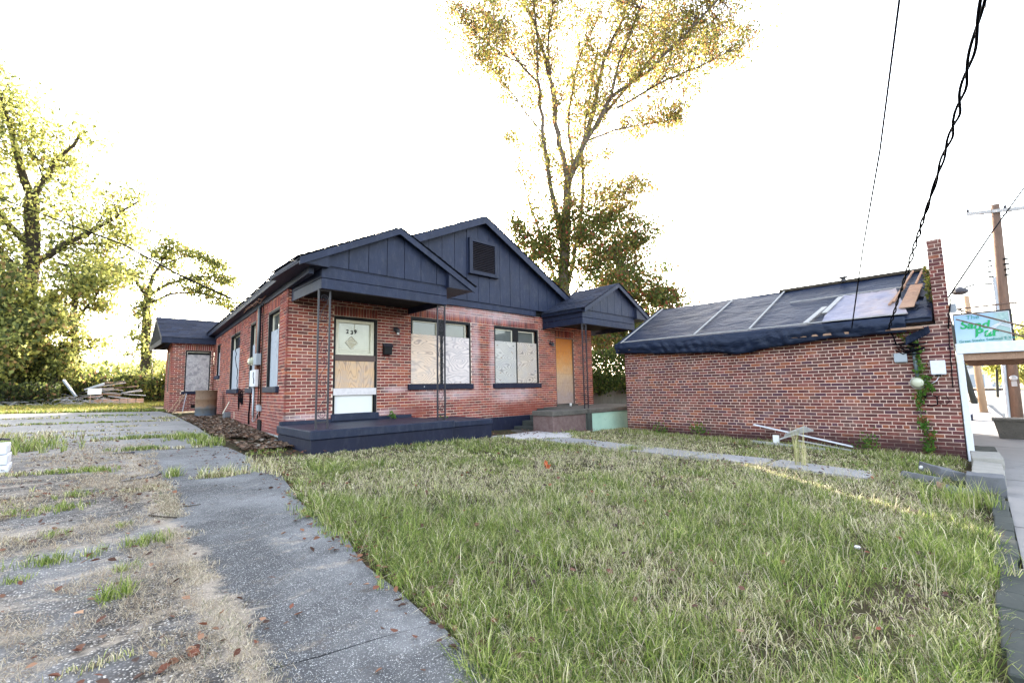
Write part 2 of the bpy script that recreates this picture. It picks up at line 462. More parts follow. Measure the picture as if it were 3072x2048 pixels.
def soil():
    t = NT("lawn_soil", .95, .1)
    c = t.mix(t.noise(9, detail=8, rough=.75), (.018, .014, .009), (.10, .075, .045))
    c = t.mix(t.ramp(t.noise(1.2, detail=5), [(.4, 0), (.65, .6)]), c, t.mix(t.noise(25, detail=5), (.02, .028, .010), (.09, .09, .045)))
    t.base(c); t.bump(t.noise(30, detail=6), .8, .03); return t.m
M['soil'] = soil()
M['dirt'] = simple("brown_dirt", (.09, .06, .045), .95, var=.4, scale=12, bump=.5)
def foliage(name, trans=.45):
    t = NT(name, .7, .25)
    c = t.attr(); t.base(c)
    tr = t.n("ShaderNodeBsdfTranslucent"); 
    hs = t.n("ShaderNodeHueSaturation"); hs.inputs['Value'].default_value = 1.05; hs.inputs['Saturation'].default_value = .95
    t.L(c, hs.inputs['Color']); t.L(hs.outputs[0], tr.inputs[0])
    mx = t.n("ShaderNodeMixShader"); mx.inputs[0].default_value = trans
    out = t.t.nodes["Material Output"]
    t.L(t.b.outputs[0], mx.inputs[1]); t.L(tr.outputs[0], mx.inputs[2]); t.L(mx.outputs[0], out.inputs[0])
    return t.m
M['leaf'] = foliage("leaf", .5)
M['grass'] = foliage("grass_blade", .3)
M['litter'] = foliage("dead_leaf", .15)
def bark(name, a, b):
    t = NT(name, .9, .15)
    f = t.noise(9, detail=6, rough=.7, stretch=(1, 1, .25))
    t.base(t.mix(f, a, b)); t.bump(f, .9, .03); return t.m
M['bark'] = bark("grey_brown_bark", (.05, .04, .035), (.2, .165, .14))
M['bark_dark'] = bark("dark_bark", (.02, .016, .013), (.085, .07, .055))
M['pole'] = bark("weathered_pole_wood", (.07, .045, .035), (.2, .13, .1))
M['pole_tan'] = bark("pale_pole_wood", (.3, .2, .13), (.45, .31, .21))
M['pole_dark'] = bark("dark_pole_wood", (.02, .022, .022), (.06, .06, .055))
M['wood_grey'] = bark("weathered_grey_wood", (.25, .25, .26), (.47, .46, .46))
M['wood_brown'] = bark("brown_board_wood", (.24, .14, .1), (.42, .28, .2))
M['fence'] = bark("dark_fence_board", (.05, .05, .045), (.14, .135, .12))
def tarp():
    t = NT("black_plastic_tarp", .5, .28)
    w = t.noise(3.2, detail=6, rough=.6, dist=.6, stretch=(1, .45, 1))
    c = t.mix(t.noise(1.1, detail=4), (.004, .008, .022), (.010, .020, .052))
    c = t.mix(t.ramp(t.noise(6, detail=7, rough=.7), [(.55, 0), (.8, .3)]), c, (.04, .055, .10))
    t.base(c); t.bump(w, 1.0, .09); return t.m
M['tarp'] = tarp()
def tarp_grey():
    t = NT("grey_faded_sheet", .6, .3)
    c = t.mix(t.noise(1.5, detail=5), (.15, .15, .21), (.3, .29, .36))
    y = t.sep()[1]
    mr = t.n("ShaderNodeMapRange"); mr.inputs[1].default_value = 2.2; mr.inputs[2].default_value = 1.15; t.L(y, mr.inputs[0])
    c = t.mix(t.math('MULTIPLY', mr.outputs[0], t.ramp(t.noise(2, detail=4), [(.35, 0), (.6, .75)])), c, (.36, .27, .22))
    t.base(c); t.bump(t.noise(5, detail=6, dist=1.2, stretch=(1.6, .5, 1)), .7, .05); return t.m
M['tarp_grey'] = tarp_grey()
M['silver'] = simple("silver_tape", (.33, .34, .38), .5, .5, var=.35, scale=25)
M['grey_box'] = simple("grey_utility_box", (.28, .31, .35), .5, .5, var=.12, scale=12)
M['grey_pipe'] = simple("grey_conduit", (.1, .13, .15), .45, .5, var=.3)
M['meter_glass'] = simple("meter_face", (.42, .43, .33), .2, .7, var=.15)
M['cable'] = simple("black_cable", (.004, .004, .006), .9, .05)
M['cable_copper'] = simple("brown_wire", (.16, .07, .04), .5, .4)
M['alu'] = simple("bare_metal", (.3, .3, .32), .4, .5, var=.2, metal=.4)
M['white_paint'] = simple("white_peeling_paint", (.6, .62, .68), .6, var=.2, scale=18)
def rust():
    t = NT("rusty_drum_paint", .7, .4)
    z = t.sep(t.coord())[2]
    g = t.math('ADD', z, t.math('MULTIPLY', t.math('SUBTRACT', t.noise(6, t.coord(), detail=6), .5), .4))
    c = t.ramp(g, [(.05, (.05, .07, .1)), (.3, (.08, .08, .08)), (.42, (.16, .09, .05)), (.75, (.13, .08, .05))])
    c = t.mix(t.ramp(t.noise(12, t.coord(), detail=5), [(.55, 0), (.75, .6)]), c, (.05, .03, .022))
    t.base(c); return t.m
M['drum'] = rust()
def sign_mat():
    t = NT("painted_sign_panel", .4, .4)
    v = t.sep(t.coord())
    z = v[2]
    c = t.ramp(z, [(.0, (.42, .56, .62)), (.3, (.34, .5, .62)), (.8, (.24, .4, .58))])
    y = v[1]
    right = t.ramp(t.math('ADD', t.math('MULTIPLY', y, -1), t.math('MULTIPLY', t.noise(6, t.coord(), detail=4), .25)), [(.18, 0), (.42, 1)])
    g = t.mix(t.noise(11, t.coord(), detail=6, dist=1.5), (.08, .17, .15), (.42, .55, .5))
    c = t.mix(t.math('MULTIPLY', right, .85), c, g)
    t.base(c); return t.m
M['sign'] = sign_mat()
M['sign_green'] = simple("green_lettering", (.01, .3, .1), .5)
M['sign_teal'] = simple("teal_lettering", (.03, .22, .2), .5)
M['black'] = simple("black_lettering", (.012, .012, .014), .5)

# ------------------------------------------------------------------ ground, street, walks
def ground_sheet():
    def axis(lo, hi, a, b, fine, k):
        m = list(np.arange(a, b+1e-6, fine)); s = fine; x = b
        while x < hi: s *= k; x += s; m.append(min(x, hi))
        s = fine; x = a; l = []
        while x > lo: s *= k; x -= s; l.append(max(x, lo))
        return np.array(l[::-1]+m)
    xs = axis(-600, 900, -6, 16, .35, 1.25); ys = axis(-500, 900, -3, 30, .35, 1.25)
    X, Y = np.meshgrid(xs, ys, indexing='ij')
    Z = Gn(X, Y)
    near = (X > -6) & (X < 14) & (Y > -2) & (Y < 32)
    Z = Z + near*(fbm(X, Y, 1.1, 1)-.5)*.05 - .012
    # the street lies lower than its kerb
    yc = -.62+.04*(X-11.25)
    Z = np.where(Y < yc-.2, Z-.16, Z)
    # away to the right the street runs on level
    n, m = X.shape
    V = np.stack([X.ravel(), Y.ravel(), Z.ravel()], 1)
    i = np.arange((n-1)*(m-1)); r = i//(m-1); c = i % (m-1); a = r*m+c
    T = np.stack([a, a+m, a+m+1, a+1], 1)
    o = np_mesh("ground", V, T, M['soil'], org=(0, 0, -1.3), kind='structure', smooth=True)
    return o
ground_sheet()

def slab_on_ground(mb, poly, dz, thick, col=None, jit=0.0, sub=.5):
    """a paving piece that follows the ground: polygon of (x, y)"""
    n = len(poly)
    top = [(x, y, G(x, y)+dz) for x, y in poly]
    bot = [(x, y, G(x, y)+dz-thick) for x, y in poly]
    mb._add(top+bot, [tuple(range(n)), tuple(range(n, 2*n))[::-1]]+[(i, n+i, n+(i+1) % n, (i+1) % n) for i in range(n)], col)
def rough_poly(poly, step=.22, amp=.03):
    out = []
    for i in range(len(poly)):
        a = np.array(poly[i]); b = np.array(poly[(i+1) % len(poly)])
        k = max(1, int(np.linalg.norm(b-a)/step))
        for j in range(k):
            p = a+(b-a)*j/k
            if j: p = p + (rng.random(2)-.5)*2*amp
            out.append((float(p[0]), float(p[1])))
    return out
def cleancw(poly):
    a = sum(poly[i][0]*poly[(i+1) % len(poly)][1]-poly[(i+1) % len(poly)][0]*poly[i][1] for i in range(len(poly)))
    return poly if a > 0 else poly[::-1]
drive = empty("driveway", (0, 8, G(0, 8))); tag(drive, kind='structure')
DR = [  # paving slabs, front to back
    [(.95, 6.6), (1.93, 6.45), (1.84, 5.9), (1.66, 4.8), (1.62, 4.0), (1.58, 3.55), (1.46, 3.0), (1.44, 2.5), (1.40, 2.1), (.60, 2.27), (.60, 3.4), (.70, 5.0)],
    [(-3.2, 6.4), (1.0, 6.60), (.76, 5.0), (.66, 3.4), (.66, 2.25), (-3.2, 2.58)],
    [(-3.2, 2.575), (.6, 2.255), (1.42, 2.085), (1.34, 1.6), (1.0, .2), (-3.2, .2)],
    [(-3.2, 6.5), (.2, 6.64), (.97, 6.63), (1.92, 6.47), (1.95, 8.2), (1.93, 9.35), (.62, 9.6), (-3.2, 9.15)],
    [(-3.2, 9.2), (.62, 9.66), (1.9, 9.42), (1.98, 10.6), (2.06, 11.6), (.55, 11.5), (-3.2, 11.3)],
    [(-3.4, 11.38), (.55, 11.58), (2.07, 11.67), (2.2, 14.0), (2.25, 16.1), (.6, 16.2), (-3.5, 15.9)],
    [(-3.6, 16.0), (.6, 16.3), (2.26, 16.2), (2.32, 19.6), (2.2, 21.3), (.7, 21.4), (-3.8, 21.0)]]
for k, pl in enumerate(DR):
    mb = MB(); slab_on_ground(mb, cleancw(rough_poly(pl, .25, .012)), .022+.002*(k % 3), .1)
    mb.build("paving_slab", M['asphalt'], drive)
walk = empty("garden_walk", (8, 5, G(8, 5))); tag(walk, kind='structure')
WK = [([(7.0, 8.15), (9.4, 8.5), (9.3, 7.5), (8.5, 7.0), (7.35, 7.2)], 'pale_walk'), ([(7.4, 7.1), (8.4, 6.9), (8.4, 6.0), (7.5, 6.1)], 'walk'),
      ([(7.6, 6.0), (8.45, 5.95), (8.35, 4.9), (7.6, 4.9)], 'walk'), ([(7.62, 4.82), (8.45, 4.85), (8.5, 3.8), (7.75, 3.8)], 'walk'),
      ([(7.8, 3.72), (8.5, 3.72), (8.7, 2.7), (7.95, 2.65)], 'walk'), ([(7.95, 2.58), (8.72, 2.6), (8.55, 1.35), (7.85, 1.3)], 'walk')]
for pl, mm in WK:
    mb = MB(); slab_on_ground(mb, cleancw(rough_poly(pl, .3, .04)), .03, .08); mb.build("walk_slab", M[mm], walk)

fy = lambda x: .43+.036*(x-11.25)            # line of the shop front
kc = lambda x: -.60+.04*(x-11.25)            # kerb line
sw = empty("sidewalk", (14, 0, G(14, 0))); tag(sw, kind='structure')
xs_ = [3.2, 4.7, 6.2, 7.7, 9.2, 10.8, 12.3, 13.9, 15.5, 17.2, 19, 21, 23, 25.5, 28, 31, 34, 38, 43]
for a, b in zip(xs_[:-1], xs_[1:]):
    mb = MB()
    top = lambda x: fy(x)-.03 if x > 11.2 else -.055+.012*(x-3)
    slab_on_ground(mb, cleancw([(a+.01, kc(a)), (b-.01, kc(b)), (b-.01, top(b)), (a+.01, top(a))]), .035+random.uniform(-.004, .006), .12)
    mb.build("pavement_slab", M['sidewalk'], sw)
mb = MB()
for a, b in zip(xs_[:-1], xs_[1:]):
    za, zb = G(a, 0)+.045, G(b, 0)+.045
    mb.hexa([(a, kc(a)-.16, za-.3), (b, kc(b)-.16, zb-.3), (b, kc(b)-.01, zb-.3), (a, kc(a)-.01, za-.3),
             (a, kc(a)-.16, za), (b, kc(b)-.16, zb), (b, kc(b)-.01, zb), (a, kc(a)-.01, za)])
tag(mb.build("kerb", M['pale_walk']), kind='structure')
mb = MB(); mb.hexa([(7.9, -.32, -1.39), (9.1, -.5, -1.39), (9.1, -.36, -1.39), (7.9, -.2, -1.39), (7.9, -.32, -1.345), (9.1, -.5, -1.345), (9.1, -.36, -1.345), (7.9, -.2, -1.345)])
mb.build("painted_strip", M['teal'], sw)
# road sheet: runs along the kerb and bends across the view further on
mb = MB()
pts = [(2, -9), (300, -9), (300, 1.6), (60, 2.2), (44, 1.2), (11, kc(11)-.15), (2, kc(2)-.15)]
mb._add([(x, y, G(min(x, 30), 0)-.13+(.0035 if x > 30 else 0)) for x, y in pts], [tuple(range(len(pts)))])
tag(mb.build("road", M['road'], org=(20, -3, -1.7)), kind='structure')
mb = MB()
for a, b in ((14, 22), (26, 34), (38, 46)): mb.box(a, b, -3.62, -3.5, G(a, 0)-.125, G(a, 0)-.121)
mb.box(20, 43, -1.0, -.9, -1.735, -1.73)
tag(mb.build("lane_marking", M['white_paint']), kind='structure')
mb = MB(); mb.hexa([(50, -30, -1.9), (300, -30, -1.9), (300, 40, -1.9), (50, 40, -1.9), (50, -30, -1.735), (300, -30, -.5), (300, 40, -.5), (50, 40, -1.735)])
tag(mb.build("parking_lot", M['lot']), kind='structure')

# ------------------------------------------------------------------ brickwork
CO = .0677                                    # one course
class Frame:
    def __init__(s, o, d):
        s.o = Vector((o[0], o[1], 0)); s.d = Vector((d[0], d[1], 0)).normalized(); s.i = Vector((-s.d.y, s.d.x, 0))  # i points into the wall
        s.rot = math.atan2(s.d.y, s.d.x)
    def p(s, a, out, z): q = s.o+s.d*a-s.i*out; return (q.x, q.y, z)
    def box(s, mb, a0, a1, o0, o1, z0, z1, col=None, mi=0):   # o = distance out of the wall
        P = s.p
        mb.hexa([P(a0, o1, z0), P(a1, o1, z0), P(a1, o0, z0), P(a0, o0, z0), P(a0, o1, z1), P(a1, o1, z1), P(a1, o0, z1), P(a0, o0, z1)], col, mi)

HP = [(.27, .068, .052), (.22, .055, .045), (.31, .08, .058), (.13, .05, .045), (.25, .06, .055), (.36, .105, .06), (.16, .042, .04), (.28, .082, .07)]
SP = [(.115, .038, .036), (.155, .045, .038), (.085, .034, .034), (.18, .052, .042), (.075, .032, .05), (.27, .085, .045), (.12, .048, .042), (.21, .066, .058), (.1, .032, .036)]
def brick_proto(nm, col, mat):
    me = bpy.data.meshes.new(nm)
    j = lambda: random.uniform(-.0015, .0015)
    x0, x1, y0, y1, z0, z1 = -.5, .5, 0, 1, -.5, .5
    e = .012
    vs = [(x0+j(), y0+j(), z0+.02), (x1+j(), y0+j(), z0+.02), (x1, y1, z0), (x0, y1, z0), (x0+j(), y0+j(), z1-.02), (x1+j(), y0+j(), z1), (x1, y1, z1), (x0, y1, z1)]
    me.from_pydata(vs, [], [(0, 1, 5, 4), (1, 2, 6, 5), (3, 0, 4, 7), (4, 5, 6, 7), (0, 3, 2, 1)])
    at = me.color_attributes.new("Col", 'FLOAT_COLOR', 'POINT')
    for q in at.data: q.color = (*col, 1)
    me.materials.append(mat); me.update(); return me

def lay_wall(root, part, fr, a0, a1, z0, z1, holes, soldiers, pal, mb_mat, mo_mat, zref, heads=None, off=0.0, depth=.095, extra=None, core=(-.2,), core_in=.006):
    """mortar core (one part) with recessed joints; returns the wall part and a list of bricks (a, z, length, height, colour index)"""
    hs = holes+[s for s in soldiers]
    # --- core
    mb = MB()
    As = sorted(set([a0+core_in, a1-.006]+[h[0] for h in holes]+[h[1] for h in holes])); Zs = sorted(set([z0, z1]+[h[2] for h in holes]+[h[3] for h in holes]))
    for i in range(len(As)-1):
        for j in range(len(Zs)-1):
            ca, cz = (As[i]+As[i+1])/2, (Zs[j]+Zs[j+1])/2
            if any(h[0] < ca < h[1] and h[2] < cz < h[3] for h in holes): continue
            if not (a0 < ca < a1): continue
            fr.box(mb, As[i], As[i+1], core[0], -.008, Zs[j], Zs[j+1])
    if extra: 
        for e in extra: fr.box(mb, e[0]+.006, e[1]-.006, core[0], -.008, e[2], e[3])
    wall = mb.build(part, mo_mat, root)
    bricks = []
    areas = [(a0, a1, z0, z1)]+(extra or [])
    for (b0, b1, y0, y1) in areas:
        k0 = math.ceil((y0-zref)/CO-.5); k1 = math.floor((y1-zref)/CO+.5)
        for k in range(k0, k1+1):
            zc = zref+k*CO; lo = max(zc-CO/2+.0052, y0); hi = min(zc+CO/2-.0052, y1)
            if hi-lo < .012: continue
            free = [(b0, b1)]
            for h in hs:
                if h[2] < hi-.012 and h[3] > lo+.012:
                    nf = []
                    for f in free:
                        if h[1] <= f[0] or h[0] >= f[1]: nf.append(f); continue
                        if h[0]-f[0] > .03: nf.append((f[0], h[0]-.004))
                        if f[1]-h[1] > .03: nf.append((h[1]+.004, f[1]))
                    free = nf
            head = heads is not None and (k % 7) == heads
            pitch = .1016 if head else .2032
            ph = off+(.0508 if head else (.1016 if k % 2 else 0))
            for f in free:
                n0 = math.floor((f[0]-ph)/pitch)
                x = ph+n0*pitch
                while x < f[1]:
                    l, r = max(x+.0058, f[0]), min(x+pitch-.0058, f[1])
                    if r-l > .018: bricks.append(((l+r)/2, (lo+hi)/2, r-l+random.uniform(-.003, .002), hi-lo+random.uniform(-.002, .002), random.randrange(len(pal))))
                    x += pitch
    for s in soldiers:
        n = max(1, round((s[1]-s[0])/.0677)); w = (s[1]-s[0])/n
        for i in range(n):
            bricks.append((s[0]+(i+.5)*w, (s[2]+s[3])/2, w-.01, s[3]-s[2]-.012, random.randrange(len(pal))))
    return wall, [(fr, b, wall, depth) for b in bricks]

def finish_bricks(root, items, pal, mat, nm, score, limit=298):
    """the bricks that show largest become objects, the rest one joined part"""
    protos = [brick_proto(nm, c, mat) for c in pal]
    rank = sorted(range(len(items)), key=lambda i: -score(items[i]))
    own = set(rank[:limit]); rest = MB(); R0 = ORG[root.name]
    for i, (fr, (a, z, w, h, ci), wall, depth) in enumerate(items):
        out = random.uniform(-.0025, .002)
        if i in own:
            o = bpy.data.objects.new("brick", protos[ci]); S.collection.objects.link(o)
            o.parent = wall
            p = Vector(fr.p(a, out, z))-R0
            o.location = p; o.rotation_euler = (0, random.uniform(-.006, .006), fr.rot); o.scale = (w, depth, h)
        else:
            c = pal[ci]; k = random.uniform(.85, 1.15); c = (c[0]*k, c[1]*k, c[2]*k)
            a0, a1, z0, z1 = a-w/2, a+w/2, z-h/2, z+h/2
            P = fr.p
            rest._add([P(a0, out, z0), P(a1, out, z0), P(a1, -depth, z0), P(a0, -depth, z0), P(a0, out, z1), P(a1, out, z1), P(a1, -depth, z1), P(a0, -depth, z1)],
                      [(0, 1, 5, 4), (1, 2, 6, 5), (3, 0, 4, 7), (4, 5, 6, 7), (0, 3, 2, 1)], c)
    rest.build("brickwork", mat, root, kind='stuff')

# ------------------------------------------------------------------ the brick house
YH = 9.58
TH = R(4.0)
house = empty("brick_house", (2.93, 9.58, -.95), "one-storey red brick house with boarded windows and navy blue gables", "house")
FR = Frame((0, YH), (1, 0))
sdir = (math.sin(TH), math.cos(TH))
FS = Frame((2.93, YH), (-sdir[0], -sdir[1]))          # side wall: a = -(distance back from the front corner)
FA = Frame((0, 20.5), (1, 0))
FL = Frame((2.37, 20.5), (-sdir[0], -sdir[1]))
WA = (5.74, 7.58, .14, 1.776); WB = (8.42, 10.24, .14, 1.776)
DA = (3.87, 4.87, -.60, 1.62); DB = (11.03, 11.96, -.60, 1.60)
zr = 2.18-CO/2
items = []
w, b = lay_wall(house, "front_wall", FR, 2.93, 12.95, -1.05, 2.18, [WA, WB, DA, DB, (5.66, 7.63, 0, .14), (8.35, 10.29, 0, .14)],
    [(5.74-.1, 10.24, 1.776, 1.977), (DA[0], DA[1], 1.62, 1.841), (DB[0], DB[1], 1.60, 1.841)], HP, None, M['mortar_house'], zr, off=2.93, core_in=.035)
items += b
SW = [(.65, 1.75, .13, 1.82), (3.12, 3.86, .13, 1.82), (5.38, 7.1, .13, 1.82), (9.41, 10.25, .65, 1.80)]
neg = lambda h: (-h[1], -h[0], h[2], h[3])
w2, b = lay_wall(house, "side_wall", FS, -11.1, -.1, -.88, 2.18, [neg(h) for h in SW]+[neg((h[0]-.12, h[1]+.12, h[2]-.13, h[2])) for h in SW]+[neg((5.82, 6.02, -.72, -.52))],
    [neg((h[0], h[1], h[3], 2.045)) for h in SW], HP, None, M['mortar_house'], zr, off=-.1)
items += b
AW = (2.78, 3.58, .11, 1.63)
w3, b = lay_wall(house, "annex_wall", FA, 2.37, 3.68, -.62, 1.98, [AW, (2.7, 3.62, 0, .11), (3.02, 3.22, -.52, -.38)], [(2.75, 3.62, 1.63, 1.841)], HP, None, M['mortar_house'], zr, off=2.37, core_in=.03)
items += b
w4, b = lay_wall(house, "annex_side_wall", FL, -4.0, -.1, -.62, 1.98, [neg((1.4, 2.4, .1, 1.6))], [], HP, None, M['mortar_house'], zr)
items += b
# right-hand gable end and back, unseen from the street but closing the house
mb = MB(); mb.box(12.75, 12.944, 9.68, 21.4, -1.1, 2.18); mb.box(3.9, 12.94, 21.4, 21.6, -1.1, 2.18); mb.build("rear_wall", M['mortar_house'], house)
def sc_house(it):
    fr, (a, z, w_, h_, ci), wall, dp = it
    p = Vector(fr.p(a, 0, z)); d = p.length
    f = abs((-fr.i).dot(p))/d
    if z < -.62 and fr is FR: return 0
    return f/d**2*(w_*h_)**.5*10
finish_bricks(house, items, HP, M['brick_house'], "brick", sc_house)
# foundation bands
mb = MB(); FR.box(mb, 6.9, 10.2, -.1, .03, -1.3, -.80); mb.build("foundation_band", M['navy_front'], house, bevel=.006)
mb = MB(); FS.box(mb, -3.6, -.0, -.1, .015, -1.25, -.87); FS.box(mb, -11.1, -3.6, -.1, .01, -1.2, -.85); mb.build("foundation", M['foundation'], house)
mb = MB(); FR.box(mb, 2.85, 5.75, -.05, .025, -.66, -.565); mb.build("parging_strip", M['navy_slab'], house)
# frieze boards
mb = MB(); FR.box(mb, 5.4, 10.1, -.1, .05, 2.182, 2.35); FR.box(mb, 5.4, 10.1, -.1, .075, 2.35, 2.375); mb.build("frieze_board", M['navy_siding'], house, bevel=.004)
mb = MB(); FS.box(mb, -11.2, 1.5, -.06, .03, 2.07, 2.3); mb.build("side_frieze", M['navy'], house)

# windows
def win_front(h, mull, boards, panes, mats, sillx):
    a0, a1, z0, z1 = h
    w = MB(); f = FR.box
    f(w, a0, a0+.055, -.12, -.012, z0, z1-.07); f(w, a1-.055, a1, -.12, -.012, z0, z1-.07)
    f(w, a0, a1, -.12, -.008, z1-.07, z1); f(w, mull[0], mull[1], -.12, -.02, z0, z1-.07)
    f(w, a0+.055, a1-.055, -.2, -.13, z0, z1-.07)
    wo = w.build("window", M['black_trim'], house, bevel=.003)
    for (p0, p1, q0, q1) in panes:
        s = MB(); t = .022
        f(s, p0, p0+t, -.1, -.055, q0, q1); f(s, p1-t, p1, -.1, -.055, q0, q1); f(s, p0+t, p1-t, -.1, -.055, q1-t, q1)
        s.build("sash", M['white_frame'], wo)
        g = MB(); f(g, p0+t, p1-t, -.095, -.085, q0-.6, q1-t); g.build("pane", M['glass'], wo)
    for (p0, p1, q0, q1), mm in zip(boards, mats):
        s = MB(); f(s, p0, p1, -.03, -.004, q0, q1); bo = s.build("plywood_board", M[mm], wo)
    s = MB(); f(s, sillx[0], sillx[1], -.08, .055, 0, .135); so = s.build("window_sill", M['navy_front'], wo, bevel=.008)
    return wo
wa = win_front(WA, (6.53, 6.72), [(5.75, 6.585, .145, 1.352), (6.68, 7.52, .145, 1.346)], [(5.81, 6.52, 1.2, 1.69), (6.73, 7.44, 1.2, 1.70)], ['ply_tan', 'ply_white'], (5.665, 7.625))
wb = win_front(WB, (9.17, 9.39), [(8.45, 9.265, .145, 1.335), (9.325, 10.14, .145, 1.34)], [(8.475, 9.165, 1.2, 1.685), (9.395, 10.075, 1.2, 1.68)], ['ply_grey', 'ply_grey2'], (8.355, 10.285))
mb = MB(); mb.lathe((5.95+.13, YH-.06, .075), [(.012, -.01), (.012, 0)], 8, 'y'); mb.build("paint_spot", M['white_paint'], wa)
def win_side(h, fr, top, mat, i):
    a0, a1, z0, z1 = -h[1], -h[0], h[2], h[3]
    w = MB(); f = fr.box
    f(w, a0, a0+.06, -.14, -.01, z0, z1-.06); f(w, a1-.06, a1, -.14, -.01, z0, z1-.06); f(w, a0, a1, -.14, -.008, z1-.06, z1); f(w, a0+.06, a1-.06, -.2, -.16, z0, z1-.06)
    wo = w.build("window", M['black_trim'], house)
    s = MB(); f(s, a0+.06, a0+.085, -.12, -.09, top, z1-.06); f(s, a1-.085, a1-.06, -.12, -.09, top, z1-.06); f(s, a0+.085, a1-.085, -.12, -.09, z1-.085, z1-.06); s.build("sash", M['white_frame'], wo)
    g = MB(); f(g, a0+.085, a1-.085, -.13, -.11, z0, z1-.085); g.build("pane", M['glass' if i == 0 else 'glass_dark'], wo)
    s = MB(); f(s, a0+.062, a1-.062, -.085, -.065, z0+.003, top); s.build("plywood_board", M[mat], wo)
    s = MB(); f(s, a0-.1, a1+.1, -.09, .06, z0-.125, z0-.002); s.build("window_sill", M['navy_slab'], wo, bevel=.006)
for i, h in enumerate(SW): win_side(h, FS, [1.38, 1.25, 1.36, 1.5][i], 'ply_side', i)
w = MB(); a0, a1, z0, z1 = AW
FA.box(w, a0, a0+.04, -.12, -.008, z0, z1-.05); FA.box(w, a1-.04, a1, -.12, -.008, z0, z1-.05); FA.box(w, a0, a1, -.12, -.006, z1-.05, z1); FA.box(w, a0+.04, a1-.04, -.2, -.12, z0, z1-.05)
wo = w.build("window", M['black_trim'], house)
s = MB(); FA.box(s, a0+.05, a1-.05, -.05, -.03, z1-.075, z1-.055); FA.box(s, a0+.05, a0+.065, -.05, -.03, 1.49, z1-.075); s.build("sash", M['white_frame'], wo)
s = MB(); FA.box(s, a0+.042, a1-.042, -.04, -.012, z0+.004, 1.47); s.build("plywood_board", M['osb'], wo)
s = MB(); FA.box(s, 2.7, 3.62, -.08, .05, 0, .108); s.build("window_sill", M['navy_front'], wo, bevel=.006)
w = MB(); FL.box(w, -2.4, -1.4, -.12, -.01, .1, 1.6); w.build("window", M['black_trim'], house)
# air bricks / vents near the ground
mb = MB(); FS.box(mb, -6.02, -5.82, -.15, -.06, -.72, -.52); FA.box(mb, 3.02, 3.22, -.15, -.05, -.52, -.38); mb.build("crawl_vent", M['dark'], house)

# front door with the house number
d = MB(); f = FR.box
f(d, 3.872, 3.915, -.14, -.004, -.47, 1.555); f(d, 4.81, 4.868, -.14, -.002, -.47, 1.555); f(d, 3.872, 4.868, -.14, -.001, 1.555, 1.618); f(d, 3.915, 4.81, -.2, -.14, -.6, 1.555)
door = d.build("front_door", M['black_trim'], house, bevel=.003)
s = MB(); f(s, 3.918, 3.99, -.1, -.03, .785, 1.55); f(s, 4.72, 4.80, -.1, -.03, .785, 1.55); f(s, 3.99, 4.72, -.1, -.03, 1.485, 1.55); f(s, 3.99, 4.72, -.1, -.03, .785, .83)
s.build("storm_window_frame", M['white_frame'], door, bevel=.004)
s = MB(); f(s, 3.99, 4.72, -.09, -.075, .83, 1.485); s.build("pane", M['curtain_glass'], door)
s = MB(); P = FR.p; cx, cz = 4.29, 1.06; rr = .135
s.prism([P(cx-rr, -.06, cz), P(cx, -.06, cz-rr), P(cx+rr, -.06, cz), P(cx, -.06, cz+rr)], (0, .012, 0)); s.build("diamond_pane", M['amber_glass'], door)
s = MB()
for (u0, v0), (u1, v1) in (((-rr, 0), (0, rr)), ((0, rr), (rr, 0)), ((rr, 0), (0, -rr)), ((0, -rr), (-rr, 0)), ((-rr*.9, .0), (rr*.9, -.01))):
    s.bar(P(cx+u0, -.055, cz+v0), P(cx+u1, -.055, cz+v1), .012, .012, (0, 1, 0))
s.build("diamond_frame", M['white_frame'], door)
s = MB(); f(s, 3.99, 4.72, -.072, -.066, .90, .912); f(s, 3.99, 4.72, -.072, -.066, .865, .872); f(s, 4.352, 4.362, -.072, -.066, 1.33, 1.485); s.build("glazing_line", M['white_frame'], door)
s = MB(); f(s, 3.905, 4.83, -.06, .0, .655, .783); s.build("middle_rail", M['brown_rail'], door, bevel=.004)
s = MB(); f(s, 3.89, 4.83, -.05, -.02, .07, .653); s.build("plywood_board", M['ply_door'], door)
s = MB(); f(s, 3.885, 4.852, -.04, .004, -.085, .066); s.build("whitewashed_board", M['white_board'], door, bevel=.003)
s = MB(); f(s, 3.93, 4.77, -.1, -.05, -.47, -.088); s.build("lower_panel", M['white_panel'], door)
s = MB(); f(s, 4.77, 4.785, -.1, -.04, -.47, -.088); f(s, 3.918, 3.93, -.1, -.04, -.47, -.088); s.build("panel_edge", M['white_frame'], door)
s = MB(); f(s, 3.84, 4.90, -.2, .06, -.62, -.475); s.build("threshold", M['navy_slab'], door, bevel=.01)
def text_mesh(txt, size, ext=.004, shear=0.0, off=0.0):
    cu = bpy.data.curves.new("lettering", 'FONT'); cu.body = txt; cu.size = size; cu.extrude = ext; cu.shear = shear; cu.offset = off
    cu.align_x = 'LEFT'; o = bpy.data.objects.new("lettering_curve", cu); S.collection.objects.link(o)
    dg = bpy.context.evaluated_depsgraph_get(); me = bpy.data.meshes.new_from_object(o.evaluated_get(dg))
    bpy.data.objects.remove(o); return me
def place_text(txt, size, loc, mat, parent, xax, name="lettering", shear=0.0, off=0.0, tilt=0.0):
    me = text_mesh(txt, size, shear=shear, off=off)
    x = Vector(xax).normalized(); z = Vector((0, 0, 1)); n = x.cross(z)
    Mx = Matrix((x, z, n)).transposed() @ Matrix.Rotation(tilt, 3, 'Z')
    org = ORG[parent.name]
    me.transform(Matrix.Translation(Vector(loc)-org) @ Mx.to_4x4())
    me.materials.clear()
    return link_mesh(name, me, mat, parent)
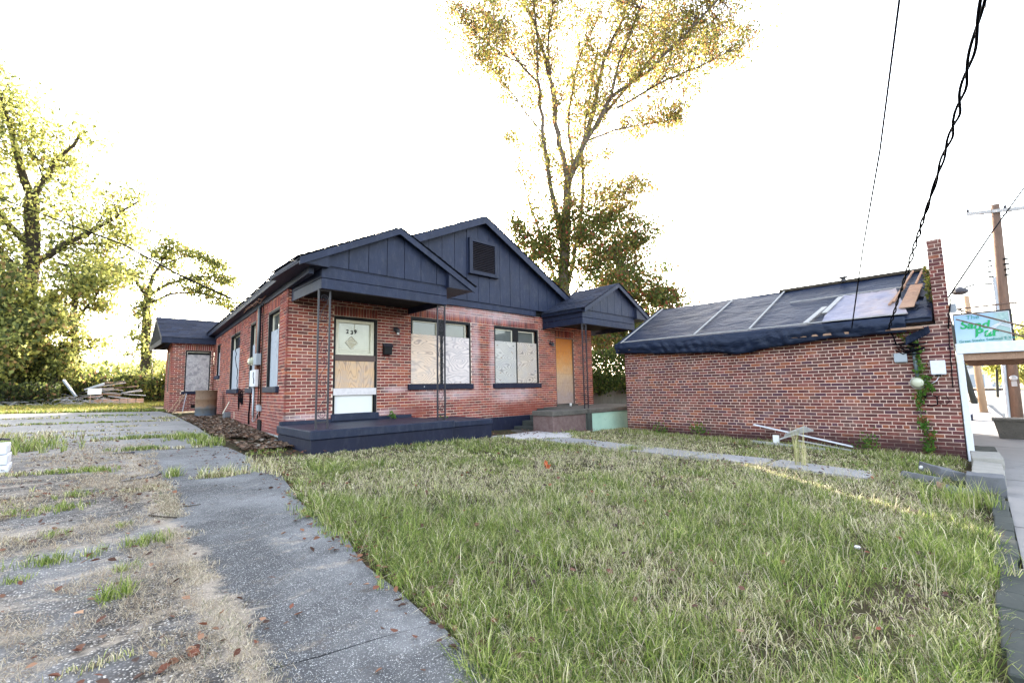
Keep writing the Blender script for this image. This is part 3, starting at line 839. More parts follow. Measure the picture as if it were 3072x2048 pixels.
for ch, x, z in (('2', 4.165, 1.26), ('3', 4.265, 1.245), ('9', 4.345, 1.265)):
    place_text(ch, .125, (x, YH+.062, z), M['black'], door, (1, 0, 0), "house_number_digit", off=.002)

# second door, boarded
d = MB()
f(d, DB[0], DB[0]+.03, -.14, -.01, -.56, 1.57); f(d, DB[1]-.06, DB[1], -.14, -.004, -.56, 1.57); f(d, DB[0], DB[1], -.14, -.002, 1.57, 1.60); f(d, DB[0]+.03, DB[1]-.06, -.2, -.14, -.6, 1.57)
door2 = d.build("side_porch_door", M['brown_rail'], house)
s = MB()
zz = [-.54, .12, .42, .76, 1.14, 1.57]
for q0, q1 in zip(zz[:-1], zz[1:]):
    s = MB(); f(s, DB[0]+.034, DB[1]-.064, -.06, -.03, q0+.004, q1); s.build("door_board", M['door_board'], door2)
s = MB(); f(s, DB[0]-.02, DB[1]+.06, -.2, .05, -.62, -.56); s.build("threshold", M['landing'], door2)

# ---- roofs
SLM = .463; SLR = .529
XR, ZR = 7.93, 4.79
def shingle_slope(mb, e0, e1, r0, r1, rows, tab=.3, t=.014):
    """shingle courses between eave line e0-e1 and ridge line r0-r1"""
    e0, e1, r0, r1 = map(Vector, (e0, e1, r0, r1))
    nrm = (e1-e0).cross(r0-e0).normalized()
    if nrm.z < 0: nrm = -nrm
    for i in range(rows):
        f0, f1 = i/rows, (i+1.25)/rows
        if f1 > 1: f1 = 1
        a0 = e0.lerp(r0, f0); b0 = e1.lerp(r1, f0); a1 = e0.lerp(r0, f1); b1 = e1.lerp(r1, f1)
        L_ = (b0-a0).length; n = max(1, int(L_/tab)); off = random.random()
        cuts = [0]+[min(1, max(0, (k+off)/n)) for k in range(n)]+[1]
        for c0, c1 in zip(cuts[:-1], cuts[1:]):
            if c1-c0 < .002: continue
            k = random.uniform(.7, 1.25); col = (k, k, k); g = .0015*tab/max(L_, .1)
            lift = nrm*(t+random.uniform(0, .006)); lo = nrm*.003
            dn = (a0-a1).normalized()*random.uniform(0, .01)
            p0 = a0.lerp(b0, c0+g)+dn; p1 = a0.lerp(b0, c1-g)+dn; q0 = a1.lerp(b1, c0+g); q1 = a1.lerp(b1, c1-g)
            mb._add([p0-lo, p1-lo, p0+lift, p1+lift, q0+lo, q1+lo], [(0, 1, 3, 2), (2, 3, 5, 4)], col)
def roof_deck(mb, e0, e1, r0, r1, th):
    e0, e1, r0, r1 = map(Vector, (e0, e1, r0, r1)); dz = Vector((0, 0, -th))
    mb.hexa([e0+dz, e1+dz, r1+dz, r0+dz, e0, e1, r1, r0])
xe = lambda y: 2.75+(y-7.85)*math.tan(TH)-.17      # left eave line
# main roof
b = MB(); sh = MB()
ZE = 2.305
zE = lambda y: ZE
E0, E1 = (xe(9.32), 9.32, ZR-(XR-xe(9.32))*SLM), (xe(21.8), 21.8, ZR-(XR+.0-xe(21.8)+.87)*SLM)
R0_, R1_ = (XR, 9.32, ZR), (XR+.87, 21.8, ZR)
roof_deck(b, (E0[0], E0[1], E0[2]-.03), (E1[0], E1[1], E1[2]-.03), (XR, 9.32, ZR-.03), (XR+.87, 21.8, ZR-.03), .07)
XE2 = 13.35; z2 = ZR-(XE2-XR)*SLR
roof_deck(b, (XE2, 9.32, z2-.03), (XE2+.87, 21.8, z2-.03), (XR, 9.32, ZR-.03), (XR+.87, 21.8, ZR-.03), .07)
main_roof = b.build("main_roof", M['navy'], house)
shingle_slope(sh, (E0[0]-.03, 9.28, E0[2]-.02), (E1[0]-.03, 21.8, E1[2]-.02), (XR, 9.28, ZR-.02), (XR+.87, 21.8, ZR-.02), 34, .33)
shingle_slope(sh, (XE2+.03, 9.28, z2-.02), (XE2+.9, 21.8, z2-.02), (XR, 9.28, ZR-.02), (XR+.87, 21.8, ZR-.02), 38, .33)
sh.build("shingles", M['shingle'], main_roof, kind='stuff')
def rake(mb, a, b, depth, th=.035, out=.0):
    a = Vector(a); b = Vector(b)
    mb.prism([a, b, b-Vector((0, 0, depth)), a-Vector((0, 0, depth))], (0, th, 0))
b = MB(); rake(b, (4.3, 9.30, ZR-(XR-4.3)*SLM-.03), (XR, 9.30, ZR-.03), .20); b.build("rake_board", M['navy_siding'], house)
b = MB(); rake(b, (XR, 9.30, ZR-.03), (11.75, 9.30, ZR-(11.75-XR)*SLR-.03), .20); b.build("rake_board", M['navy_siding'], house)
# side eave fascia with gutter-like strip
b = MB(); y0, y1 = 7.87, 21.5
b.hexa([(xe(y0), y0, ZE-.115), (xe(y0)+.03, y0, ZE-.115), (xe(y1)+.03, y1, ZE-.115), (xe(y1), y1, ZE-.115), (xe(y0), y0, ZE-.03), (xe(y0)+.03, y0, ZE-.03), (xe(y1)+.03, y1, ZE-.03), (xe(y1), y1, ZE-.03)])
b.build("eave_fascia", M['navy_slab'], house)
b = MB(); b.hexa([(xe(y0)+.03, y0, ZE-.11), (xe(y0)+.3, y0, ZE-.11), (xe(y1)+.3, y1, ZE-.11), (xe(y1)+.03, y1, ZE-.11), (xe(y0)+.03, y0, ZE-.085), (xe(y0)+.3, y0, ZE-.085), (xe(y1)+.3, y1, ZE-.085), (xe(y1)+.03, y1, ZE-.085)])
b.build("soffit", M['navy'], house)

def gable_boards(x0, x1, zb, y, apexx, apexz, sl, sr, step, parent, mat, hole=None, name="siding_board"):
    """vertical boards cut to the slope; each board an object, a groove between them"""
    under = lambda x: (apexz-(apexx-x)*sl) if x < apexx else (apexz-(x-apexx)*sr)
    x = x0
    while x < x1-.02:
        a, c = x+.006, min(x+step-.006, x1)
        for (q0, q1) in ([(None, None)] if not (hole and a < hole[1] and c > hole[0]) else [('lo', hole[2]), ('hi', hole[3])]):
            xs = [a, c] if not (a < apexx < c) else [a, apexx, c]
            if q0 == 'hi': bot = q1; tops = [under(q) for q in xs]
            elif q0 == 'lo': bot = zb; tops = [q1 for q in xs]
            else: bot = zb; tops = [under(q) for q in xs]
            if max(tops) < bot+.01: continue
            tops = [max(t_, bot+.004) for t_ in tops]
            m = MB(); yy = y+random.uniform(-.004, .003)
            m.prism([(xs[0], yy, bot), (xs[-1], yy, bot)]+[(q, yy, t_) for q, t_ in zip(xs[::-1], tops[::-1])], (0, .02, 0))
            m.build(name, mat, parent)
        x += step
    m = MB(); m.prism([(x0, y+.03, zb), (x1, y+.03, zb)]+([(x1, y+.03, max(zb, under(x1)))] if under(x1) > zb else [])+[(apexx, y+.03, apexz)]+([(x0, y+.03, under(x0))] if under(x0) > zb else []), (0, .03, 0))
    m.build("siding_backing", M['dark'], parent)
# main gable
gable = MB(); FR.box(gable, 4.3, 11.3, -.1, -.06, 2.2, 2.34); gable = gable.build("gable", M['dark'], house)
gable_boards(4.6, 12.1, 2.36, 9.5, XR, ZR-.12, SLM, SLR, .40, gable, M['navy_siding'])
lv = MB()
for q in ((7.45, 7.56, 3.12, 4.10), (8.36, 8.45, 3.12, 4.10), (7.56, 8.36, 4.0, 4.10), (7.56, 8.36, 3.12, 3.20)): FR.box(lv, q[0], q[1], .085, .16, q[2], q[3])
FR.box(lv, 7.42, 8.48, .085, .19, 3.09, 3.12)
lv = lv.build("louvre_vent", M['navy'], house, bevel=.005)
m = MB(); FR.box(m, 7.5, 8.4, .09, .10, 3.15, 4.05); m.build("vent_backing", M['dark'], lv)
for k in range(16):
    z = 3.215+k*.049; m = MB(); m.hexa([FR.p(7.56, .150, z), FR.p(8.36, .150, z), FR.p(8.36, .105, z+.036), FR.p(7.56, .105, z+.036), FR.p(7.56, .155, z+.008), FR.p(8.36, .155, z+.008), FR.p(8.36, .110, z+.044), FR.p(7.56, .110, z+.044)])
    m.build("slat", M['iron'], lv)

def porch(xl, xr, ax, az, el, er, ze_l, ze_r, yf, peel, side_left=True):
    """gabled porch roof: beam box between xl and xr, apex ax/az, eaves el/er"""
    root = house
    sl = (az-ze_l)/(ax-el); sr = (az-ze_r)/(er-ax)
    yb = 9.5
    p = MB()
    roof_deck(p, (el, yf-.15, ze_l-.03), (el+(yb+.05-yf)*.0, yb+.05, ze_l-.03), (ax, yf-.15, az-.03), (ax, yb+.05, az-.03), .06)
    roof_deck(p, (er, yf-.15, ze_r-.03), (er, yb+.05, ze_r-.03), (ax, yf-.15, az-.03), (ax, yb+.05, az-.03), .06)
    pr = p.build("porch_roof", M['navy'], root)
    s = MB()
    shingle_slope(s, (el-.03, yf-.18, ze_l-.02), (el-.03, yb+.06, ze_l-.02), (ax, yf-.18, az-.02), (ax, yb+.06, az-.02), 14, .3)
    shingle_slope(s, (er+.03, yf-.18, ze_r-.02), (er+.03, yb+.06, ze_r-.02), (ax, yf-.18, az-.02), (ax, yb+.06, az-.02), 14, .3)
    s.build("shingles", M['shingle'], pr, kind='stuff')
    for (a, b_) in (((el, yf-.155, ze_l-.03), (ax, yf-.155, az-.03)), ((ax, yf-.155, az-.03), (er, yf-.155, ze_r-.03))):
        m = MB(); rake(m, a, b_, .13, .03); m.build("rake_board", M['navy_siding'], pr)
    # cornice returns: boxed eave ends with a flat soffit
    for (e, x_in, ze, s_) in ((el, xl+.08, ze_l, sl), (er, xr-.03, ze_r, -sr)):
        xi = x_in
        zt = ze+abs(xi-e)*abs(s_)-.07
        m = MB(); m.prism([(e, yf-.12, ze-.12), (xi, yf-.12, ze-.12), (xi, yf-.12, zt), (e, yf-.12, ze-.05)], (0, .1, 0)); m.build("cornice_return", M['navy_peel' if peel or e == el else 'navy'], pr)
        m = MB(); m.box(min(e, xi), max(e, xi), yf-.02, yb, ze-.12, ze-.10); m.build("soffit", M['navy'], pr)
    # beam boards
    z0, zm, z1 = 1.815, 2.005, 2.20
    bm = MB(); bm.box(xl+.03, xr-.03, yf+.025, yf+.12, z0+.01, z1-.005); bm = bm.build("porch_beam", M['navy'], root)
    for q0, q1 in ((z0, zm-.006), (zm+.006, z1)):
        m = MB(); m.box(xl, xr, yf, yf+.022, q0, q1); m.build("beam_board", M['navy_siding'], bm, bevel=.003)
        m = MB(); m.box(xl-.004, xl+.02, yf+.024, YH-.004, q0, q1); m.build("beam_board", M['navy_peel' if peel else 'navy_slab'], bm, bevel=.003)
        m = MB(); m.box(xr-.02, xr+.004, yf+.024, YH-.004, q0, q1); m.build("beam_board", M['navy'], bm, bevel=.003)
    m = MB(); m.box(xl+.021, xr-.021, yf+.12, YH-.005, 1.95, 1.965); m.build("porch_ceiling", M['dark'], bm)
    gb = MB(); gb.box(xl+.06, xr-.02, yf+.0, yf+.05, z1+.002, z1+.03); gb = gb.build("gable", M['navy'], root)
    gable_boards(xl+.09, xr-.02, z1+.03, yf-.02, ax, az-.10, sl, sr, .385, gb, M['navy_siding'])
    return pr
porch(3.00, 5.68, 4.456, 3.24, 2.57, 6.34, 2.30, 2.30, 8.0, False)
porch(10.44, 13.22, 12.155, 3.24, 10.36, 13.97, 2.28, 2.30, 8.0, True)
# extra roof filling between the first porch and the main eave
b = MB(); roof_deck(b, (xe(9.4)-.0, 9.2, 2.27), (xe(9.4), 9.45, 2.27), (4.4, 9.2, 3.12), (4.4, 9.45, 3.12), .06); b.build("roof_valley", M['shingle'], house)

# annex roof
b = MB(); s = MB()
roof_deck(b, (2.02, 20.28, 2.05), (3.6, 20.28, 2.05), (2.02, 22.2, 3.0), (4.6, 22.2, 3.0), .16)
roof_deck(b, (2.02, 24.2, 2.05), (4.6, 24.2, 2.05), (2.02, 22.2, 3.0), (4.6, 22.2, 3.0), .16)
ar = b.build("annex_roof", M['navy'], house)
shingle_slope(s, (2.0, 20.25, 2.06), (3.75, 20.25, 2.06), (2.0, 22.2, 3.02), (4.9, 22.2, 3.02), 17, .3)
s.build("shingles", M['shingle'], ar, kind='stuff')
b = MB(); b.box(2.02, 3.7, 20.26, 20.29, 1.86, 2.05); b.box(2.02, 2.05, 20.3, 24.0, 1.82, 2.0); b.box(2.05, 3.7, 20.3, 20.5, 1.93, 1.95); b.build("annex_fascia", M['navy'], ar)
b = MB(); b.prism([(2.03, 20.3, 1.9), (2.03, 24.2, 1.9), (2.03, 22.2, 2.85)], (.03, 0, 0)); b.box(2.05, 2.36, 20.4, 24, 1.95, 1.98); b.build("annex_gable", M['dark'], ar)

# porch slabs
def slab_part(name, x0, x1, y0, y1, zt_f, zt_b, lip, foot, mat, matf, inset=.03):
    m = MB(); m.hexa([(x0, y0, zt_f-lip), (x1, y0, zt_f-lip), (x1, y1, zt_b-lip), (x0, y1, zt_b-lip), (x0, y0, zt_f), (x1, y0, zt_f), (x1, y1, zt_b), (x0, y1, zt_b)])
    o = m.build(name, M[mat], house, bevel=.012)
    m = MB(); m.box(x0+inset, x1-inset, y0+inset, y1, foot, zt_f-lip-.001); m.build("slab_base", M[matf], o, bevel=.008)
    return o
slab_part("porch_slab", 2.79, 5.71, 7.78, 9.56, -.645, -.632, .15, -1.3, 'navy_slab', 'navy_front')
slab_part("side_step", 5.68, 6.93, 7.98, 9.56, -.69, -.68, .12, -1.35, 'navy_slab', 'navy_front', .02)
lb = slab_part("landing", 10.36, 13.6, 7.78, 9.56, -.625, -.612, .12, -1.5, 'landing', 'mint_base', .03)
slab_part("cheek_landing", 8.88, 10.34, 7.86, 8.62, -.628, -.622, .125, -1.45, 'landing', 'maroon_base', .04)
m = MB(); m.box(10.30, 10.46, 7.80, 7.9, -1.45, -.75); m.build("corner_pier", M['step'], house, bevel=.01)
st = MB(); st.box(10.06, 10.35, 8.63, 9.55, -1.4, -.63); st = st.build("porch_steps", M['step'], house, bevel=.012)
for k, (x, z) in enumerate(((9.74, -.80), (9.42, -.95), (9.08, -1.09))):
    m = MB(); m.box(x, x+.335, 8.63, 9.55, -1.45, z); m.build("step", M['step'], st, bevel=.012)
m = MB(); m.box(8.4, 9.07, 8.66, 9.5, -1.3, -1.175); m.build("step", M['landing'], st, bevel=.01)

# wrought iron porch posts
def scroll_pts(c, r, turns, a0, flip, n=18):
    out = []
    for i in range(n+1):
        t_ = i/n; a = a0+flip*turns*2*math.pi*t_; q = r*(1-.78*t_)
        out.append((c[0]+q*math.cos(a), c[1], c[2]+q*math.sin(a)))
    return out
def iron_post(x0, x1, y, zb, zt, mat='iron', rusty=False):
    m = MB(); m.box(x0-.014, x0+.014, y-.014, y+.014, zb, zt); p = m.build("iron_post", M[mat], house)
    m = MB(); m.box(x1-.014, x1+.014, y-.014, y+.014, zb, zt); m.build("upright", M[mat], p)
    for q0, q1 in ((zb+.1, zb+.13), (zt-.03, zt)):
        m = MB(); m.box(x0, x1, y-.008, y+.008, q0, q1); m.build("cross_bar", M[mat], p)
    w = x1-x0; n = 4; H = (zt-zb-.2)/n
    for k in range(n):
        z = zb+.16+k*H; cx = (x0+x1)/2; r = w*.36
        s1 = scroll_pts((cx+w*.02, y, z+r+.02), r, 1.4, R(180), 1)
        s2 = scroll_pts((cx-w*.02, y, z+H-r-.05), r, 1.4, 0, 1)
        mid = [(cx-r+w*.02, y, z+r+.03), (cx-r*.7, y, z+H*.35), (cx, y, z+H*.5), (cx+r*.7, y, z+H*.62), (cx+r-w*.02, y, z+H-r-.06)]
        m = MB(); m.tube(s1[::-1]+mid[1:-1]+s2, .0055, 5); m.build("scroll", M[mat], p, smooth=True)
        m = MB(); m.tube(scroll_pts((cx+w*.12, y, z+H*.30), r*.5, 1.1, R(120), -1, 12), .0045, 5); m.build("scroll", M[mat], p, smooth=True)
    return p
iron_post(2.99, 3.19, 8.1, -.643, 1.82)
iron_post(5.50, 5.69, 8.1, -.643, 1.82)
iron_post(10.44, 10.62, 8.04, -.622, 1.82)

# ------------------------------------------------------------------ small things on the house
def mailbox():
    r = empty("mailbox", (5.09, 9.5, .8), "small black metal mailbox on the brick wall beside the numbered door", "mailbox")
    m = MB(); m.prism([(4.995, 9.575, .82), (4.995, 9.47, .82), (4.995, 9.455, 1.0), (4.995, 9.50, 1.055), (4.995, 9.575, 1.075)], (.19, 0, 0)); m.build("box", M['black_trim'], r, bevel=.006)
    m = MB(); m.prism([(4.985, 9.45, .985), (4.985, 9.44, 1.0), (4.985, 9.495, 1.07), (4.985, 9.575, 1.09), (4.985, 9.575, 1.07)], (.21, 0, 0)); m.build("lid", M['iron'], r)
    for x in (5.03, 5.15):
        m = MB(); m.tube([(x, 9.56, .82), (x, 9.55, .72), (x, 9.52, .70), (x, 9.49, .715), (x, 9.485, .74)], .006, 6); m.build("hook", M['iron'], r, smooth=True)
mailbox()
def lamp(x, z, lab, bulb=True):
    r = empty("porch_lamp", (x, 9.5, z-.1), lab, "wall lamp")
    m = MB(); m.lathe((x, 9.56, z), [(.055, 0), (.06, -.01), (.03, -.03)], 14, 'y'); m.build("back_plate", M['iron'], r, smooth=True)
    m = MB(); m.tube([(x, 9.54, z+.02), (x, 9.48, z+.05), (x, 9.45, z+.01)], .01, 6); m.lathe((x, 9.45, z-.09), [(.02, .11), (.05, .08), (.052, .0), (.046, -.0)], 12); m.build("lamp_head", M['iron'], r)
    if bulb:
        m = MB(); m.lathe((x+.01, 9.45, z-.14), [(.006, 0), (.028, .015), (.03, .035), (.02, .06)], 12); m.build("bulb", M['white_panel'], r, smooth=True)
lamp(5.31, 1.42, "small black wall lamp with bare white bulb between the numbered door and window")
lamp(10.76, 1.38, "small dark wall lamp left of the orange-stained boarded door", False)
m = MB(); m.lathe((11.36, 9.3, -.612), [(.03, 0), (.038, .09), (.036, .092), (.028, .01)], 14)
tag(m.build("cup", M['white_panel'], smooth=True), "small white cup on the landing at the foot of the boarded orange door", "cup")
# electric service on the side wall
def fs(a, out, z): return FS.p(-a, out, z)
r = empty("electric_meter", fs(2.5, .1, .4), "round electric meter beside an upright grey box high on the house side wall", "electric meter")
m = MB(); FS.box(m, -2.62, -2.30, 0, .12, .66, .93); m.build("meter_box", M['grey_box'], r, bevel=.008)
m = MB(); c = Vector(fs(2.80, .11, .77)); ax = -FS.i
vs = []; 
m.tube([c-ax*.1, c+ax*.02], .10, 16); m.tube([c+ax*.02, c+ax*.07, c+ax*.09], [.085, .08, .05], 16); m.build("meter_glass", M['meter_glass'], r)
r = empty("fuse_box", fs(2.7, .1, .1), "tall pale grey breaker box between two side windows of the house", "breaker box")
m = MB(); FS.box(m, -3.05, -2.42, 0, .10, .15, .555); m.build("cabinet", M['white_board'], r, bevel=.008)
m = MB(); FS.box(m, -3.04, -2.43, .10, .11, .16, .545); m.build("door", M['white_paint'], r)
m = MB(); m.tube([fs(2.55, .12, .5), fs(2.5, .13, .38), fs(2.46, .12, .3), fs(2.45, .13, .22)], .008, 5); m.build("loose_wire", M['cable'], r)
r = empty("junction_box", fs(2.2, .05, -.42), "small grey junction box low on the house side wall with pipes above it", "junction box")
m = MB(); FS.box(m, -2.38, -2.1, 0, .07, -.42, -.28); m.build("box", M['grey_box'], r, bevel=.006)
m = MB(); m.box(0, 0, 0, 0, 0, 0) if False else None
m = MB(); FS.box(m, -2.4, -2.05, -.02, .03, -.86, -.62); m.build("wall_patch", M['dark'], r)
r = empty("service_conduit", fs(2.6, .04, -.5), "bundle of steel and plastic conduits climbing the house side wall to the eave", "conduit")
for a, z0, z1, q, mm in ((2.72, .93, 2.07, .022, 'wood_brown'), (2.58, .93, 2.1, .026, 'grey_pipe'), (2.5, .93, 2.05, .015, 'iron'), (2.35, -.6, 2.1, .012, 'cable'), (2.12, -.55, 2.1, .011, 'cable'), (2.02, -.3, 2.08, .008, 'cable_copper'), (2.95, -.55, .15, .016, 'white_paint'), (2.85, -.6, .15, .014, 'grey_pipe'), (2.66, .55, .67, .04, 'cable_copper')):
    m = MB(); m.tube([fs(a, .035, z0), fs(a, .035, (z0+z1)/2), fs(a+random.uniform(-.02, .02), .035, z1)], q, 7); m.build("conduit", M[mm], r, smooth=True)
m = MB(); m.tube([fs(2.9, .03, -.55), fs(2.8, .06, -.66), fs(2.6, .07, -.68), fs(2.45, .05, -.6), fs(2.3, .04, -.45)], .012, 6); m.build("bent_conduit", M['alu'], r, smooth=True)
def wavy(a, b, n, amp, r_, mats, name, lab, cat, grp=None, sag=0):
    a = Vector(a); b = Vector(b); pts = []
    for i in range(n+1):
        t_ = i/n; p = a.lerp(b, t_); p.z -= sag*4*t_*(1-t_)
        if 0 < i < n: p += Vector((random.uniform(-amp, amp), random.uniform(-amp, amp), random.uniform(-amp, amp)))
        pts.append(p)
    m = MB(); m.tube(pts, r_, 6)
    return tag(m.build(name, mats, smooth=True), lab, cat, grp)
wavy(fs(6.2, .03, 1.98), fs(5.1, .05, .1), 16, .02, .009, M['cable'], "dangling_wire", "thin black wire hanging down the brick from eave past the third side window", "wire")
m = MB()
for k in range(6):
    a = 4.9-k*.13
    m.tube([fs(a, .05, .15-.02*k), fs(a-.03, .07, -.05-.06*random.random()), fs(a-.1, .06, -.25-.25*random.random()), fs(a-.16, .07, -.02)], .009, 5)
m.tube([fs(4.3, .05, .1), fs(4.8, .06, -.02), fs(5.6, .05, -.05), fs(6.0, .05, .0)], .009, 5)
tag(m.build("wire_tangle", M['cable'], smooth=True), "tangled black wires hanging by a side window sill of the house", "wire")
m = MB(); m.tube([fs(3.3, .04, -.02), fs(3.28, .04, -.2), fs(3.32, .05, -.5), fs(3.3, .05, -.78)], .02, 6)
tag(m.build("drain_pipe", M['cable'], smooth=True), "short black pipe under the second side window sill", "pipe")
m = MB()
for k in range(9):
    a = 3.6-k*.22
    p0 = Vector(fs(a, .16, 2.16)); m.tube([p0, p0+Vector((-.07, -.1, -.03-.1*random.random())), p0+Vector((-.02, -.24, -.12*random.random())), p0+Vector((.03, -.36, .02))], .007, 5)
tag(m.build("eave_wires", M['cable_copper'], smooth=True), "loops of loose service wire fixed under the house's side eave", "wire")
ct = [(2.72, 13.3, 2.42), (1.9, 15.6, 3.35), (.78, 19, 4.86), (-.9, 22.2, 6.2), (-2.6, 25.2, 7.5), (-4.2, 28.7, 9.1)]
m = MB(); m.tube(ct, .026, 6); tag(m.build("service_cable", M['cable'], smooth=True), "thick black overhead cable running from the house eave to the upper left", "cable")
ct = [(2.72, 13.6, 2.40), (1.85, 16.2, 3.2), (.3, 21.5, 4.5), (-2.4, 26.8, 6.6), (-4.4, 31, 8.3)]
m = MB(); m.tube(ct, .010, 5); tag(m.build("phone_cable", M['cable'], smooth=True), "thin overhead wire below the thick cable left of the house", "cable")

# ------------------------------------------------------------------ steel drum etc. by the annex
r = empty("steel_drum", (3.08, 17.6, -.76), "rusty open steel drum against the brick corner of the house", "drum")
m = MB(); m.lathe((3.0, 17.6, -.76), [(.30, 0), (.305, .02), (.295, .04), (.295, .28), (.308, .3), (.295, .32), (.295, .57), (.308, .59), (.295, .61), (.295, .84), (.305, .86), (.305, .88), (.285, .88), (.28, .1)], 28); m.build("barrel", M['drum'], r, smooth=True)
m = MB(); m.box(3.22, 3.6, 16.1, 16.32, -.74, -.56); m.box(3.26, 3.56, 16.06, 16.1, -.72, -.58)
tag(m.build("concrete_block", M['block'], bevel=.01), "grey concrete block on the leaf litter below the drum", "block")
m = MB(); m.bar((3.2, 16.2, -.6), (3.45, 16.5, -.2), .02, .02); tag(m.build("stake", M['white_frame']), "thin pale stick leaning behind the grey concrete block", "stick")
for k, (a, b_, lab) in enumerate((((2.3, 20.1, -.62), (2.75, 20.42, .0), "left one of two pale sticks leaning under the annex window"), ((2.4, 19.7, -.64), (2.82, 20.42, .03), "right one of two pale sticks leaning under the annex window"))):
    m = MB(); m.bar(a, b_, .02, .02); tag(m.build("leaning_stick", M['pole_tan']), lab, "stick")
m = MB(); m.bar((2.84, 20.3, .03), (2.72, 20.1, -.62), .02, .02); tag(m.build("metal_rod", M['alu']), "short upright grey rod beside the leaning sticks under the annex window", "rod")
# black cover plate and bits on the driveway
m = MB(); z = G(.55, 7)+.035
m.hexa([(.36, 6.86, z-.01), (.72, 6.95, z-.01), (.80, 7.22, z-.01), (.52, 7.16, z-.01), (.36, 6.86, z), (.72, 6.95, z+.004), (.80, 7.22, z+.012), (.52, 7.16, z)])
tag(m.build("black_mat", M['navy']), "flat black sheet lying on the driveway", "mat")
m = MB(); z = G(.5, 9.4)+.035; m.box(.42, .68, 9.3, 9.44, z-.01, z+.006); tag(m.build("dark_scrap", M['navy']), "small dark strip on the driveway beyond the flat black sheet", "scrap")
m = MB(); z = G(.6, 5)+.04; m.tube([(.50, 5.18, z), (.58, 5.02, z), (.66, 4.9, z)], .008, 5); m.tube([(.52, 5.22, z), (.62, 5.34, z), (.9, 5.3, z)], .004, 5)
tag(m.build("twig", M['bark_dark']), "dark forked twig on the asphalt nearer than the flat black sheet", "twig")
# white block at left edge
r = empty("white_brick_pillar", (-.85, 8.5, -.95), "white painted masonry stub with rusty top at the left edge of the driveway", "pillar")
for k in range(3):
    m = MB(); m.box(-1.25, -.60+.012*(2-k), 8.3, 8.75, -.93+k*.125, -.812+k*.125); m.build("block", M['white_paint'], r, bevel=.008)
m = MB()
for k in range(5): m.tube([(-1.2+k*.12, 8.4+.05*(k % 2), -.55), (-1.15+k*.12, 8.45, -.5), (-1.05+k*.11, 8.6, -.52)], .015, 5)
m.build("rusty_scrap", M['iron'], r)

# ------------------------------------------------------------------ brick shop
XB = 11.255
shop = empty("brick_shop", (11.26, 3.8, -1.45), "low dark brick shop with a black tarp over its sagging roof", "shop")
FB = Frame((XB, 7.18), (0, -1))
w, items = lay_wall(shop, "side_wall", FB, 0, 6.75, -1.5, 1.0, [], [], SP, None, M['mortar_shop'], .549, heads=0, extra=[(6.545, 6.75, 1.0, 2.565)], core=(-.2,), off=.1)
def sc_shop(it):
    fr, (a, z, w_, h_, ci), wall, dp = it
    p = Vector(fr.p(a, 0, z)); d = p.length
    if z < -1.38: return 0
    return abs((-fr.i).dot(p))/d**3*(w_*h_)**.5*10
finish_bricks(shop, items, SP, M['brick_shop'], "brick", sc_shop)
# front wall along the street, with parapet
FD = Vector((1, .05, 0)).normalized(); 
m = MB()
def fbox(mb, x0, x1, o0, o1, z0, z1):   # along the facade
    p = lambda x, o: (XB+(x-XB)*FD.x-0*o, .43+(x-XB)*FD.y-o)
    a, b_, c_, d_ = p(x0, o1), p(x1, o1), p(x1, o0), p(x0, o0)
    mb.hexa([(*a, z0), (*b_, z0), (*c_, z0), (*d_, z0), (*a, z1), (*b_, z1), (*c_, z1), (*d_, z1)])
fbox(m, XB+.12, 17.6, -.2, -.01, -1.5, 2.56); m.build("front_wall", M['mortar_shop'], shop)
m = MB(); m.box(17.5, 17.7, .9, 7.2, -1.5, 1.0); m.box(11.4, 17.5, 7.0, 7.18, -1.5, 1.0); m.build("rear_wall", M['mortar_shop'], shop)
m = MB(); m.prism([(11.27, 7.1, 1.0), (13.5, 7.1, 2.25), (16.8, 7.1, .95)], (0, .06, 0)); m.build("gable_end", M['wood_grey'], shop)
# white corner post of the storefront
m = MB(); m.box(11.27, 11.37, .325, .415, -1.42, .44); m.build("corner_post", M['white_paint'], shop, bevel=.006)
m = MB(); m.box(11.262, 11.30, .417, .428, -1.42, .6); m.build("dark_gap_strip", M['dark'], shop)  # solid dark strip added to draw the black gap between brick and post
# roof: tarp as a wrinkled sheet
XR2, ZR2 = 13.5, 2.41; XE, ZE2 = 11.0, 1.17
def sheet(name, P00, P10, P01, P11, nu, nv, amp, mat, parent, seed=0, sc=.5, edge=None, thick=.02):
    P00, P10, P01, P11 = map(lambda q: np.array(q, float), (P00, P10, P01, P11))
    U, V_ = np.meshgrid(np.linspace(0, 1, nu), np.linspace(0, 1, nv), indexing='ij')
    P = (P00*(1-U)[..., None]+P10*U[..., None])*(1-V_)[..., None]+(P01*(1-U)[..., None]+P11*U[..., None])*V_[..., None]
    nrm = np.cross(P10-P00, P01-P00); nrm /= np.linalg.norm(nrm)
    if nrm[2] < 0: nrm = -nrm
    lenu = np.linalg.norm(P10-P00); lenv = np.linalg.norm(P01-P00)
    h = (fbm(U*lenu, V_*lenv, sc, seed)-.5)*amp*2
    if edge is not None: h = h*edge(U, V_)
    P = P+nrm*h[..., None]
    n, m_ = U.shape; Vx = P.reshape(-1, 3)
    i = np.arange((n-1)*(m_-1)); r_ = i//(m_-1); c = i % (m_-1); a = r_*m_+c
    T = np.stack([a, a+m_, a+m_+1, a+1], 1)
    o = np_mesh(name, Vx, T, mat, parent=parent, smooth=True)
    if thick:
        md = o.modifiers.new("solid", 'SOLIDIFY'); md.thickness = thick; md.offset = -1
    return o
